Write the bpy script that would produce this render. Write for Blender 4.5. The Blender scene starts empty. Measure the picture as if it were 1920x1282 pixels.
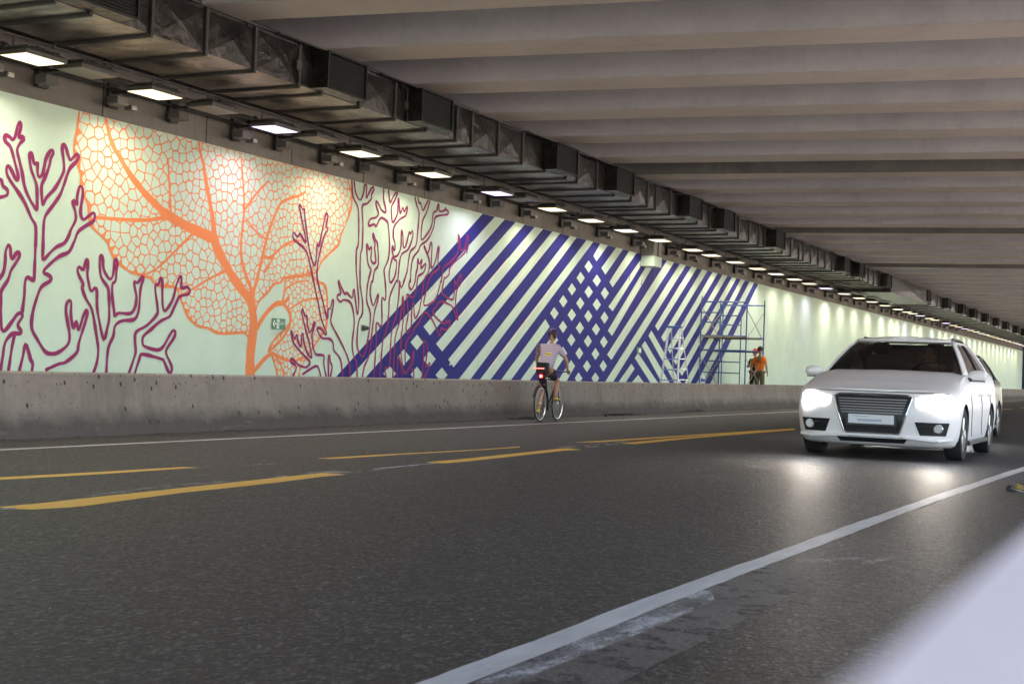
import bpy, bmesh, math, random
from mathutils import Vector, Matrix
from mathutils.geometry import delaunay_2d_cdt
random.seed(7)
SC = bpy.context.scene
COL = SC.collection
R = math.radians

# ------------------------------------------------------------------ camera
FPX, CX, CY, CAMH = 2600.0, 960.0, 641.0, 1.05
_a = Vector((2220 - CX, 735 - CY, FPX)).normalized()          # world +Y (along the underpass) seen by the camera
_v = Vector((-.035, 1, 0)); _v.z = -(_v.x*_a.x + _v.y*_a.y)/_a.z
_up = -_v.normalized()                                         # world +Z
_x = _a.cross(_up)                                             # world +X
camd = bpy.data.cameras.new('camera'); cam = bpy.data.objects.new('camera', camd); COL.objects.link(cam)
camd.sensor_width = 36; camd.lens = FPX/1920*36
camd.clip_start = .02; camd.clip_end = 2000
camd.dof.use_dof = True; camd.dof.focus_distance = 24; camd.dof.aperture_fstop = 8.0
camd.dof.aperture_blades = 0
cam.matrix_world = Matrix(((_x.x, -_x.y, -_x.z, 0), (_a.x, -_a.y, -_a.z, 0), (_up.x, -_up.y, -_up.z, CAMH), (0, 0, 0, 1)))
SC.camera = cam

def ray(px, py):
    c = Vector((px-CX, py-CY, FPX)); return Vector((c.dot(_x), c.dot(_a), c.dot(_up)))
def onx(px, py, x):
    w = ray(px, py); t = x/w.x; return Vector((x, w.y*t, w.z*t+CAMH))
def onz(px, py, z):
    w = ray(px, py); t = (z-CAMH)/w.z; return Vector((w.x*t, w.y*t, z))

# ------------------------------------------------------------------ world, sun, exposure
world = bpy.data.worlds.new("World"); SC.world = world; world.use_nodes = True
wn = world.node_tree; wn.nodes.clear()
sky = wn.nodes.new('ShaderNodeTexSky'); sky.sky_type = 'NISHITA'; sky.sun_disc = False
SUN_EL, SUN_AZ = 50, 100          # sun high on the right-hand side opened for daylight, outside the underpass
sky.sun_elevation = R(SUN_EL); sky.sun_rotation = R(SUN_AZ)
bg = wn.nodes.new('ShaderNodeBackground'); bg.inputs[1].default_value = .11
wo = wn.nodes.new('ShaderNodeOutputWorld')
wn.links.new(sky.outputs[0], bg.inputs[0]); wn.links.new(bg.outputs[0], wo.inputs[0])
sl = bpy.data.lights.new('sun', 'SUN'); sl.energy = 5.0; sl.angle = R(.5); sl.color = (1, .95, .88)
so = bpy.data.objects.new('sun', sl); COL.objects.link(so)
_sd = Vector((math.sin(R(SUN_AZ))*math.cos(R(SUN_EL)), math.cos(R(SUN_AZ))*math.cos(R(SUN_EL)), math.sin(R(SUN_EL))))
so.rotation_euler = (-_sd).to_track_quat('-Z', 'Y').to_euler()
so.location = (0, -20, 30)
SC.view_settings.view_transform = 'Standard'; SC.view_settings.look = 'None'
SC.view_settings.gamma = 1; SC.view_settings.use_curve_mapping = False
SC.view_settings.exposure = 2.75
LAMP_W = 10.5
HEAD_W = 16.0
try:
    SC.cycles.use_denoising = True; SC.cycles.denoiser = 'OPENIMAGEDENOISE'
    SC.cycles.max_bounces = 8; SC.cycles.diffuse_bounces = 5; SC.cycles.glossy_bounces = 4
    SC.cycles.sample_clamp_indirect = 6; SC.cycles.caustics_reflective = False; SC.cycles.caustics_refractive = False
except Exception: pass

# ------------------------------------------------------------------ helpers
def tag(o, label=None, cat=None, group=None, kind=None):
    if label: o['label'] = label
    if cat: o['category'] = cat
    if group: o['group'] = group
    if kind: o['kind'] = kind
    return o
def thing(name, label, cat, loc=(0, 0, 0), rz=0, group=None):
    o = bpy.data.objects.new(name, None); COL.objects.link(o)
    o.location = loc; o.rotation_euler = (0, 0, rz); o.empty_display_size = .1
    return tag(o, label, cat, group)
class MB:
    def __init__(s): s.v = []; s.f = []; s.m = []
    def add(s, vs, fs, mi=0):
        b = len(s.v); s.v += [tuple(p) for p in vs]; s.f += [tuple(i+b for i in f) for f in fs]; s.m += [mi]*len(fs); return s
    def box(s, x0, x1, y0, y1, z0, z1, mi=0, M=None):
        vs = [Vector(p) for p in ((x0,y0,z0),(x1,y0,z0),(x1,y1,z0),(x0,y1,z0),(x0,y0,z1),(x1,y0,z1),(x1,y1,z1),(x0,y1,z1))]
        if M: vs = [M @ p for p in vs]
        return s.add(vs, [(0,3,2,1),(4,5,6,7),(0,1,5,4),(1,2,6,5),(2,3,7,6),(3,0,4,7)], mi)
    def tube(s, a, b, r, n=8, r2=None, caps=True, mi=0):
        a = Vector(a); b = Vector(b); d = (b-a).normalized()
        u = d.orthogonal().normalized(); w = d.cross(u); r2 = r if r2 is None else r2
        vs = []
        for (c, rr) in ((a, r), (b, r2)):
            for k in range(n):
                t = 2*math.pi*k/n; vs.append(c + u*math.cos(t)*rr + w*math.sin(t)*rr)
        fs = [(k, (k+1) % n, n+(k+1) % n, n+k) for k in range(n)]
        if caps: fs += [tuple(range(n-1, -1, -1)), tuple(range(n, 2*n))]
        return s.add(vs, fs, mi)
    def path(s, pts, r, n=6):
        for a, b in zip(pts[:-1], pts[1:]): s.tube(a, b, r, n)
        return s
    def grid(s, rows, closed=False, mi=0, flip=False):
        n = len(rows[0]); vs = [p for r in rows for p in r]; fs = []
        for i in range(len(rows)-1):
            for j in range(n if closed else n-1):
                k = (j+1) % n; q = (i*n+j, i*n+k, (i+1)*n+k, (i+1)*n+j)
                fs.append(q[::-1] if flip else q)
        return s.add(vs, fs, mi)
    def lathe(s, prof, c, axis='X', n=32, mi=0, closed=False):
        rows = []
        for (r, h) in prof:
            row = []
            for k in range(n):
                t = 2*math.pi*k/n; A, B = r*math.cos(t), r*math.sin(t)
                p = {'X': (h, A, B), 'Y': (A, h, B), 'Z': (A, B, h)}[axis]
                row.append(Vector(c)+Vector(p))
            rows.append(row)
        return s.grid(rows, True, mi)
    def build(s, name, mats, parent=None, smooth=None, bevel=0, solid=0):
        me = bpy.data.meshes.new(name); me.from_pydata(s.v, [], s.f)
        mats = mats if isinstance(mats, (list, tuple)) else [mats]
        for m in mats: me.materials.append(m)
        if len(mats) > 1: me.polygons.foreach_set('material_index', s.m)
        bm = bmesh.new(); bm.from_mesh(me)
        if solid is not None: bmesh.ops.recalc_face_normals(bm, faces=bm.faces)
        bm.to_mesh(me); bm.free()
        o = bpy.data.objects.new(name, me); COL.objects.link(o)
        if smooth is not None:
            me.polygons.foreach_set('use_smooth', [True]*len(me.polygons))
            if smooth < 180:
                try: me.set_sharp_from_angle(angle=R(smooth))
                except Exception: pass
        if bevel:
            md = o.modifiers.new('b', 'BEVEL'); md.width = bevel; md.segments = 2; md.limit_method = 'ANGLE'
        if solid:
            md = o.modifiers.new('s', 'SOLIDIFY'); md.thickness = solid; md.offset = 0
        if parent: o.parent = parent
        return o
def dup(root, loc=None, parent=None):
    c = root.copy(); COL.objects.link(c); c.parent = parent
    if loc is not None: c.location = loc
    for ch in [x for x in root.children]: dup(ch, None, c)
    return c

# ------------------------------------------------------------------ materials
def mat(name, col=(.5,.5,.5), rough=.6, metal=0, spec=None, coat=0, emit=None, es=0, trans=0, alpha=None):
    m = bpy.data.materials.new(name); m.use_nodes = True
    b = m.node_tree.nodes['Principled BSDF']
    b.inputs['Base Color'].default_value = (*col, 1); b.inputs['Roughness'].default_value = rough
    b.inputs['Metallic'].default_value = metal
    if spec is not None: b.inputs['Specular IOR Level'].default_value = spec
    if coat: b.inputs['Coat Weight'].default_value = coat; b.inputs['Coat Roughness'].default_value = .06
    if emit: b.inputs['Emission Color'].default_value = (*emit, 1); b.inputs['Emission Strength'].default_value = es
    if trans: b.inputs['Transmission Weight'].default_value = trans
    return m
class NT:
    def __init__(s, m):
        s.m = m; s.t = m.node_tree; s.b = s.t.nodes['Principled BSDF']
        s.co = s.t.nodes.new('ShaderNodeNewGeometry').outputs['Position']
    def n(s, k, **kw):
        q = s.t.nodes.new(k)
        for a, v in kw.items(): setattr(q, a, v)
        return q
    def L(s, a, b): s.t.links.new(a, b)
    def mapv(s, sc):
        q = s.n('ShaderNodeMapping'); q.inputs['Scale'].default_value = sc; s.L(s.co, q.inputs['Vector']); return q.outputs[0]
    def noise(s, scale, detail=4, rough=.6, vec=None, dist=0):
        q = s.n('ShaderNodeTexNoise'); q.inputs['Scale'].default_value = scale; q.inputs['Detail'].default_value = detail
        q.inputs['Roughness'].default_value = rough; q.inputs['Distortion'].default_value = dist
        s.L(vec or s.co, q.inputs['Vector']); return q.outputs[0]
    def voro(s, scale, vec=None, feat='F1'):
        q = s.n('ShaderNodeTexVoronoi', feature=feat); q.inputs['Scale'].default_value = scale; s.L(vec or s.co, q.inputs['Vector']); return q
    def ramp(s, f, stops):
        q = s.n('ShaderNodeValToRGB'); e = q.color_ramp.elements
        while len(e) < len(stops): e.new(.5)
        for k, (p, c) in enumerate(stops):
            e[k].position = p; e[k].color = (*c, 1) if len(c) == 3 else c
        s.L(f, q.inputs[0]); return q.outputs[0]
    def mix(s, f, a, b, mode='MIX'):
        q = s.n('ShaderNodeMix', data_type='RGBA', blend_type=mode)
        for sock, v in ((q.inputs[0], f), (q.inputs[6], a), (q.inputs[7], b)):
            if isinstance(v, (int, float)): sock.default_value = v
            elif isinstance(v, tuple): sock.default_value = (*v, 1)
            else: s.L(v, sock)
        return q.outputs[2]
    def math(s, op, a, b=0.0):
        q = s.n('ShaderNodeMath', operation=op)
        for sock, v in ((q.inputs[0], a), (q.inputs[1], b)):
            if isinstance(v, (int, float)): sock.default_value = v
            else: s.L(v, sock)
        return q.outputs[0]
    def col(s, c): s.L(c, s.b.inputs['Base Color'])
    def rough(s, c): s.L(c, s.b.inputs['Roughness'])
    def bump(s, h, st=.3, d=.01):
        q = s.n('ShaderNodeBump'); q.inputs['Strength'].default_value = st; q.inputs['Distance'].default_value = d
        s.L(h, q.inputs['Height']); s.L(q.outputs[0], s.b.inputs['Normal'])
W0, B1 = (0,0,0), (1,1,1)
def m_asphalt():
    m = mat('asphalt', rough=.55, spec=.38); t = NT(m)
    big = t.noise(.35, 4); mid = t.noise(3, 5); g1 = t.noise(30, 4, .9); g2 = t.noise(16, 4, .8); g3 = t.noise(110, 2, .8)
    c = t.ramp(big, [(.3, (.031,.025,.024)), (.7, (.046,.038,.036))])
    grain = t.math('ADD', t.math('MULTIPLY', g1, .65), t.math('MULTIPLY', g3, .35))
    c = t.mix(t.math('MULTIPLY', t.ramp(grain, [(.50, W0), (.66, B1)]), .75), c, (.135,.122,.118))
    c = t.mix(t.math('MULTIPLY', t.ramp(grain, [(.36, B1), (.47, W0)]), .7), c, (.012,.011,.011))
    g4 = t.noise(6.5, 5, .8); c = t.mix(t.math('MULTIPLY', t.ramp(g4, [(.49, W0), (.60, B1)]), .6), c, (.105,.092,.088)); c = t.mix(t.math('MULTIPLY', t.ramp(g4, [(.32, B1), (.47, W0)]), .6), c, (.016,.014,.014))
    c = t.mix(t.math('MULTIPLY', t.ramp(mid, [(.52, W0), (.75, B1)]), .45), c, (.024,.022,.023))
    st = t.noise(1.0, 5, .65, t.mapv((2.2, .07, 1)))
    c = t.mix(t.math('MULTIPLY', t.ramp(st, [(.48, W0), (.66, B1)]), .45), c, (.022,.020,.021))
    q2 = t.n('ShaderNodeSeparateXYZ'); t.L(t.co, q2.inputs[0]); xy = t.n('ShaderNodeCombineXYZ'); t.L(q2.outputs[0], xy.inputs[0]); t.L(t.math('MULTIPLY', q2.outputs[1], .55), xy.inputs[1])
    for sc_, w_ in ((85, .60), (55, .28)):
        vv = t.voro(sc_, xy.outputs[0]); vv.voronoi_dimensions = '2D'; sp2 = t.n('ShaderNodeSeparateColor'); t.L(vv.outputs['Color'], sp2.inputs[0])
        c = t.mix(w_, c, t.ramp(sp2.outputs[0], [(0, (.006,.005,.005)), (.5, (.021,.0175,.0165)), (.80, (.052,.044,.041)), (.92, (.11,.097,.092)), (1, (.30,.27,.255))]))
    v = t.voro(26.0); sp = t.ramp(v.outputs['Distance'], [(.10, B1), (.16, W0)])
    rnd = t.ramp(v.outputs['Color'], [(.62, W0), (.66, B1)])
    c = t.mix(t.math('MULTIPLY', t.mix(1, sp, rnd, 'MULTIPLY'), .8), c, (.30,.28,.27))
    t.col(c)
    t.rough(t.ramp(grain, [(.35, (.62,)*3), (.7, (.42,)*3)]))
    h = t.math('ADD', t.math('MULTIPLY', g1, .8), t.math('MULTIPLY', g2, .9)); h = t.math('ADD', h, t.math('MULTIPLY', g4, 2.2)); t.bump(h, 1.0, .03)
    return m
def m_paint_line(name, c0, c1, wear=.5):
    m = mat(name, rough=.55); t = NT(m)
    n = t.noise(5, 6, .7, t.mapv((1.5, .35, 1))); f = t.noise(60, 3, .8)
    c = t.mix(t.ramp(n, [(.35, W0), (.7, B1)]), c0, c1)
    t.L(t.ramp(t.math('ADD', n, t.math('MULTIPLY', f, .35)), [(wear+.26, B1), (wear+.36, W0)]), t.b.inputs['Alpha'])
    t.col(c); t.bump(f, .4, .006); return m
def m_worn(name='worn_marking_mat'):
    m = mat(name, rough=.6); t = NT(m)
    n = t.noise(3.5, 6, .75, t.mapv((1.4, .5, 1))); f = t.noise(70, 3, .85)
    k = t.ramp(t.math('ADD', n, t.math('MULTIPLY', f, .45)), [(.66, W0), (.84, B1)])
    t.b.inputs['Base Color'].default_value = (.34,.33,.32,1); t.L(k, t.b.inputs['Alpha']); t.bump(f, .5, .01); return m
def m_concrete(name, c0, c1, dirt=(.06,.055,.05), spots=False, joints=False, seed=0):
    m = mat(name, rough=.82); t = NT(m)
    a = t.noise(.8, 6, .65); b = t.noise(7, 6, .7); g = t.noise(60, 2, .7)
    c = t.mix(t.ramp(t.math('ADD', t.math('MULTIPLY', a, .6), t.math('MULTIPLY', b, .4)), [(.35, W0), (.65, B1)]), c0, c1)
    st = t.noise(1.0, 5, .7, t.mapv((1.3, 1.6, .16)))
    c = t.mix(t.math('MULTIPLY', t.ramp(st, [(.52, W0), (.72, B1)]), .35), c, dirt)
    if spots:
        sep = t.n('ShaderNodeSeparateXYZ'); t.L(t.co, sep.inputs[0])
        yz = t.n('ShaderNodeCombineXYZ'); t.L(sep.outputs[1], yz.inputs[0]); t.L(t.math('MULTIPLY', sep.outputs[2], .6), yz.inputs[1]); v = t.voro(4.2, yz.outputs[0]); v.voronoi_dimensions = '2D'; n = t.noise(30, 3, .7)
        d = t.math('ADD', v.outputs['Distance'], t.math('MULTIPLY', n, .12))
        k = t.ramp(d, [(.125, B1), (.150, W0)])
        rn = t.ramp(v.outputs['Color'], [(.45, W0), (.5, B1)])
        c = t.mix(t.mix(1, k, rn, 'MULTIPLY'), c, (.045,.040,.036))
        v2 = t.voro(12, yz.outputs[0]); v2.voronoi_dimensions = '2D'; k2 = t.ramp(t.math('ADD', v2.outputs['Distance'], t.math('MULTIPLY', n, .12)), [(.15, B1), (.18, W0)])
        cl = t.ramp(t.noise(.9, 3), [(.5, W0), (.56, B1)])
        rn2 = t.ramp(v2.outputs['Color'], [(.5, W0), (.55, B1)])
        c = t.mix(t.mix(1, t.mix(1, k2, cl, 'MULTIPLY'), rn2, 'MULTIPLY'), c, (.05,.045,.04))
        # splashed dirt band along the foot, with a ragged upper edge
        zz = t.math('ADD', sep.outputs[2], t.math('MULTIPLY', t.noise(1.6, 5, .7), .30))
        c = t.mix(t.ramp(zz, [(.30, B1), (.52, W0)]), c, t.mix(.75, c, (.052,.044,.042)))
        sc = t.noise(1, 4, .7, t.mapv((1, 1.2, 7)), dist=1.5)
        c = t.mix(t.math('MULTIPLY', t.ramp(sc, [(.62, W0), (.66, B1)]), .25), c, (.3,.29,.27))
    if joints:
        sep = t.n('ShaderNodeSeparateXYZ'); t.L(t.co, sep.inputs[0])
        md = t.math('FRACT', t.math('DIVIDE', sep.outputs[1], 2.44))
        c = t.mix(t.ramp(t.math('ABSOLUTE', t.math('SUBTRACT', md, .5)), [(.004, B1), (.007, W0)]), c, (.03,.03,.03))
    t.col(c); t.bump(t.math('ADD', b, t.math('MULTIPLY', g, .5)), .25, .01)
    return m
def m_wallpaint(name, col, var=.08, rough=.55):
    m = mat(name, rough=rough, spec=.22); t = NT(m)
    a = t.noise(1.4, 5, .6); g = t.noise(45, 4, .7)
    c = t.mix(t.ramp(a, [(.3, W0), (.7, B1)]), tuple(x*(1-var) for x in col), tuple(min(1, x*(1+var*.6)) for x in col))
    c = t.mix(t.math('MULTIPLY', t.ramp(g, [(.55, W0), (.75, B1)]), .12), c, tuple(x*.75 for x in col))
    t.col(c); t.bump(g, .15, .004); return m
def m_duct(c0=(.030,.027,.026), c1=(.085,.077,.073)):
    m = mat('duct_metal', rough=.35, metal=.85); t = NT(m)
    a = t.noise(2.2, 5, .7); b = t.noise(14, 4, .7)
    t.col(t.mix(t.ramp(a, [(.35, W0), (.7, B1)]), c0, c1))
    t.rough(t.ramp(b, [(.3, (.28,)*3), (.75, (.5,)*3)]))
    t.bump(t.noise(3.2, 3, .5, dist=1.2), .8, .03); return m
M = {}
M['asphalt'] = m_asphalt()
M['yellow'] = m_paint_line('yellow_line_paint', (.86,.48,.035), (.74,.40,.03), .66)
M['white_line'] = m_paint_line('white_line_paint', (.60,.61,.61), (.42,.43,.43), .62)
M['blue_line'] = m_paint_line('chalk_blue_paint', (.35,.45,.60), (.2,.22,.25), .42)
M['worn'] = m_worn()
def m_milled():
    m = mat('milled_asphalt', rough=.6); t = NT(m)
    g = t.noise(45, 4, .85); n = t.noise(2.5, 5, .7)
    c = t.mix(t.ramp(g, [(.42, W0), (.62, B1)]), (.070,.062,.059), (.20,.185,.177))
    c = t.mix(t.math('MULTIPLY', t.ramp(n, [(.5, W0), (.7, B1)]), .6), c, (.045,.041,.040)); t.col(c); t.bump(g, .8, .015)
    e = t.noise(5, 5, .8); t.L(t.ramp(e, [(.36, (.25,)*3), (.50, B1)]), t.b.inputs['Alpha']); return m
M['milled'] = m_milled()
M['worn2'] = m_worn('scuffed_white_mat')
_k = M['worn2'].node_tree.nodes['Principled BSDF']; _k.inputs['Base Color'].default_value = (.50,.51,.53,1)
M['barrier'] = m_concrete('barrier_concrete', (.235,.188,.155), (.345,.285,.235), spots=True)
M['wall'] = m_concrete('wall_concrete', (.15,.135,.12), (.24,.215,.19), joints=True)
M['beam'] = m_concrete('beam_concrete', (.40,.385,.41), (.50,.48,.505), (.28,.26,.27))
M['soffit'] = m_concrete('soffit_concrete', (.55,.475,.42), (.65,.565,.50), (.40,.34,.30))  # warm bounce light is tinted into this colour, cooler skylight into the flanks
M['beam_dark'] = m_concrete('gap_shade_concrete', (.12,.112,.105), (.18,.17,.16))  # darker colour painted on some flanks for the shade of an unlit gap
M['mint'] = m_wallpaint('mint_paint', (.58,.715,.59))
M['blue'] = m_wallpaint('ultramarine_paint', (.024,.023,.20), .12, .6)
M['orange'] = m_wallpaint('orange_paint', (.82,.25,.09), .06)
M['plum'] = m_wallpaint('plum_paint', (.27,.026,.12), .06)
M['cream'] = m_wallpaint('cream_tape', (.80,.74,.62), .03)
M['duct'] = m_duct()
M['duct_bottom'] = m_duct((.16,.14,.13), (.42,.38,.35))  # same sheet metal, underside colour brightened for the warm reflections on it
M['flange'] = mat('flange_metal', (.10,.09,.088), .5, .6)
M['black'] = mat('matt_black', (.012,.012,.012), .7)
M['darkmetal'] = mat('dark_metal', (.06,.055,.055), .5, .5)
M['steel'] = mat('steel', (.32,.31,.30), .4, .8)
M['greybox'] = mat('grey_box', (.085,.08,.075), .5, .2); M['box_pale'] = mat('box_pale', (.24,.23,.21), .6)
def emis(name, col, s):
    return mat(name, (.8,.8,.8), .4, emit=col, es=s)
LC = {'warm': (1, .89, .66), 'white': (1, .95, .82), 'violet': (.86, .74, 1)}
for k, c in LC.items(): M['lens_'+k] = emis('lamp_lens_'+k, tuple(x**1.6 for x in c), .28)
M['lens_small'] = mat('reflector_face', (.30,.29,.27), .4)

XW = -14.6; ZW = 4.585; YE = 147.0; FLOOR = .30; Y0 = -3.4
# ------------------------------------------------------------------ setting
o = MB().add([(-60,-60,0),(60,-60,0),(60,400,0),(-60,400,0)], [(0,1,2,3)]).build('road', M['asphalt'], solid=None); tag(o, kind='structure')
o = MB().add([(-14.63, Y0, 0), (-12.9, Y0, 0), (-12.9, YE, 0), (-14.63, YE, 0), (-14.63, Y0, FLOOR), (-12.9, Y0, FLOOR), (-12.9, YE, FLOOR), (-14.63, YE, FLOOR)],
     [(0,3,2,1),(4,5,6,7),(0,1,5,4),(1,2,6,5),(2,3,7,6),(3,0,4,7)]).build('walkway', M['wall']); tag(o, kind='structure')

def flat_strip(name, left, right, mt, z=.004, label=None, jag=0):
    """marking on the road between two pixel-traced edges lying on the road surface"""
    n = max(len(left), len(right)); rows = []
    def res(pl, k):
        d = [0]
        for a, b in zip(pl[:-1], pl[1:]): d.append(d[-1]+(b-a).length)
        out = []
        for i in range(k):
            t = d[-1]*i/(k-1); j = 0
            while j < len(d)-2 and d[j+1] < t: j += 1
            f = (t-d[j])/max(1e-9, d[j+1]-d[j]); out.append(pl[j].lerp(pl[j+1], f))
        return out
    K = max(6, int((left[-1]-left[0]).length*8)) if jag else 12
    A, B = res(left, K), res(right, K)
    for p, q in zip(A, B):
        dv = (q-p); dv = dv.normalized() if dv.length > 1e-6 else Vector((1, 0, 0))
        p = p + dv*random.uniform(-jag, jag); q = q + dv*random.uniform(-jag, jag)
        rows.append([Vector((p.x, p.y, z*.33)), Vector((q.x, q.y, z*.33))])
    o = MB().grid(rows).build(name, mt, solid=None); tag(o, kind='structure')
    if label: o['label'] = label
    return o
def G(*pts): return [onz(x, y, 0) for x, y in pts]
def world_strip(name, x, w, y0, y1, mt, jag=.006, x2=None, z=.004, label=None):
    x2 = x if x2 is None else x2
    return flat_strip(name, [Vector((x-w/2, y0, 0)), Vector((x2-w/2, y1, 0))], [Vector((x+w/2, y0, 0)), Vector((x2+w/2, y1, 0))], mt, z, label, jag)
# right hand white edge line (slightly wavy), traced on the road
def _xc(y): return -2.205+.0011*y*y if y < 20 else -1.765+.044*(y-20)
_ys = [-2+.5*k for k in range(44)]+[20+2*k for k in range(1, 20)]
rl = [Vector((_xc(y)-.072+.006*math.sin(y*1.7)+.004*math.sin(y*4.1), y, 0)) for y in _ys]; rr = [Vector((_xc(y)+.066+.006*math.sin(y*1.3+2), y, 0)) for y in _ys]
flat_strip('edge_line', rl, rr, M['white_line'], .006, 'white painted edge line on the near side of the road', .004)
world_strip('edge_line', -11.33, .11, 2, 40, M['white_line'], .004, -11.12, label='thin white edge line beside the concrete barrier')
world_strip('edge_line', -11.12, .11, 40, 140, M['white_line'], .004, -11.1, label='thin white edge line beside the barrier, far end')
for A_, B_, z_, lb in (
    (((0,950),(75,943.5),(145,935.5),(360,912.5),(540,893),(605,886.3),(648,889.4)), ((0,951.5),(50,956),(145,950.5),(340,924),(430,914.5),(520,904.5),(600,894),(648,889.8)), .0065, 'near yellow dash at the left edge of the photo'),
    (((800,866),(860,861),(960,850.5),(1058,840),(1090,843)), ((800,866.5),(830,869),(880,864.5),(980,853.5),(1060,844.5),(1090,843.3)), .0065, 'near yellow dash in the middle of the photo'),
    (((1165,831),(1250,822.5),(1380,811.5),(1490,803.5)), ((1165,831.5),(1190,832.5),(1300,821.5),(1400,813),(1490,806)), .0065, 'near yellow dash running up to the white car'),
    (((0,894.8),(180,885),(345,875.3),(368,876.5)), ((0,899.5),(180,889.5),(345,878.3),(368,877)), .0072, 'far yellow dash at the left edge of the photo'),
    (((596,859),(700,853),(900,842.5),(975,836.8)), ((596,859.4),(625,860.4),(760,851.8),(900,843.8),(975,838.6)), .0072, 'far yellow dash left of the cyclist'),
    (((1080,828.8),(1120,826.5),(1300,814.8),(1490,802.8)), ((1080,829.2),(1120,829),(1300,817.3),(1490,804.6)), .0072, 'far yellow dash running up to the white car')):
    flat_strip('yellow_lane_line', G(*A_), G(*B_), M['yellow'], z_, lb, .0015)
for k in range(5):
    world_strip('yellow_lane_line', -7.2, .13, 36+9*k, 41.5+9*k, M['yellow'], .003, label='distant yellow dash behind the white car')
flat_strip('worn_line_trace', G((350,876.5),(520,868)), G((360,879),(520,869)), M['worn'], .004, 'scuffed remains of a line past the far yellow dash')
flat_strip('worn_line_trace', G((560,886),(700,878)), G((640,892),(720,880)), M['worn'], .004, 'scuffed white remains beyond the near yellow dash')
flat_strip('worn_line_trace', G((1030,838),(1180,826)), G((1085,842),(1180,830)), M['worn'], .0045, 'scuffed remains between two yellow dashes')
flat_strip('worn_line_trace', G((50,941),(330,908),(640,883)), G((60,944),(330,911.5),(640,886)), M['worn'], .0045, 'thin scuffed edge along the near yellow dash')
flat_strip('chalk_line', G((700,878.5),(815,867)), G((700,880.5),(815,869)), M['blue_line'], .005, 'thin pale blue chalk line between yellow dashes')
flat_strip('chalk_line', G((0,954),(30,951)), G((0,958.5),(30,955)), M['blue_line'], .0075, 'short pale blue chalk line at the left edge')
flat_strip('milled_patch', G((878,1282),(1100,1188),(1240,1131),(1330,1096),(1400,1069),(1450,1052)), G((1160,1282),(1240,1240),(1330,1198),(1430,1142),(1500,1110),(1538,1091)), M['milled'], .0035, 'broad lighter grey scraped patch beside the near white line')
flat_strip('worn_line_trace', G((890,1280),(1100,1192),(1240,1135),(1330,1101)), G((960,1282),(1060,1240),(1220,1180),(1340,1125)), M['worn2'], .0042, 'white scuffed paint remains along the near white line')
flat_strip('worn_line_trace', G((1450,1050),(1580,1045)), G((1600,1062),(1700,1042)), M['worn'], .0035, 'narrow tapering scuff beside the near white line')

# ------------------------------------------------------------------ ceiling with its beams
YA = -6
root = thing('underpass_ceiling', 'pale concrete ceiling of closely set cross beams over the road', 'ceiling')
MB().box(-15.4, 9.5, Y0-.5, 190, 7.05, 7.5).build('deck_slab', M['beam'], root)
SK = .145; SP = 2.83; ZS = 6.0
def beam_mesh(dark=False):
    # trapezoid box beam, sloping flanks, small chamfers; local origin at far soffit edge at x=-2.1
    prof = [(0,0),(-.93,0),(-.955,.02),(-.99,.55),(-1.06,.85),(-1.25,1.05),(.25,1.05),(.08,.85),(.03,.55),(.01,.02)]
    rows = []
    for x in (-14.63, 9.4):
        rows.append([Vector((x, (x+2.1)*SK + a, b)) for a, b in prof])
    mb = MB(); mb.grid(rows, True); mb.add(rows[0], [tuple(range(len(prof)))]); mb.add(rows[1], [tuple(range(len(prof)))])
    return mb
base_y = 20.70 + 0
proto = {}
k = -7
while base_y + k*SP < 186:
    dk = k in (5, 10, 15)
    key = 'beam_dark' if False else 'beam'
    if key not in proto:
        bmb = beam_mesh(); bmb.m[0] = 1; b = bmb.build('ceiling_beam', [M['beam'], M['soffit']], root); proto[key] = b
    else:
        b = proto[key].copy(); COL.objects.link(b); b.parent = root
    b.location = (0, base_y + k*SP + random.uniform(-.03, .03), ZS + random.uniform(-.012, .012))
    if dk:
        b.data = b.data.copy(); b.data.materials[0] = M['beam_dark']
        b['label'] = 'beam with a dark sooty flank'  # no soot: the dark flank is painted shade of an unlit gap
    k += 1

M['bounce_paving'] = m_concrete('pale_bounce_paving', (.56,.48,.41), (.66,.58,.50))  # unseen pale paving, added to bounce sunlight up onto the ceiling
o = MB().add([(9.95,-60,.03),(60,-60,.03),(60,400,.03),(9.95,400,.03)], [(0,1,2,3)]).build('bounce_ground', M['bounce_paving'], solid=None); tag(o, kind='structure')
M['far_wall'] = mat('far_dark_wall', (.02,.035,.06), .8)
o = MB().box(-16, -14.1, 148.5, 189, 0, 7.0).build('retaining_wall', M['far_wall']); tag(o, 'dark bluish wall beyond the far end of the mint panel', 'wall')
# ------------------------------------------------------------------ right-hand side opened up to let daylight in; unseen columns added
for k in range(19):
    o = MB().box(9.0, 9.8, -3+10*k, -1.8+10*k, 0, 7.04).build('added_concrete_column', M['wall'], bevel=.04); tag(o, 'unseen concrete column added on the side opened for daylight', 'column', 'added columns outside the picture')

# ------------------------------------------------------------------ mural wall
wallr = thing('mural_wall', 'long mint green painted wall with coral and blue stripe mural', 'wall', (0, 0, 0))
MB().box(-15.4, XW-.03, Y0, YE, 0, 7.05).build('concrete_wall', M['wall'], wallr)
MB().box(XW-.03, XW, Y0, YE, FLOOR, ZW).build('mint_panel', M['mint'], wallr)

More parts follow.
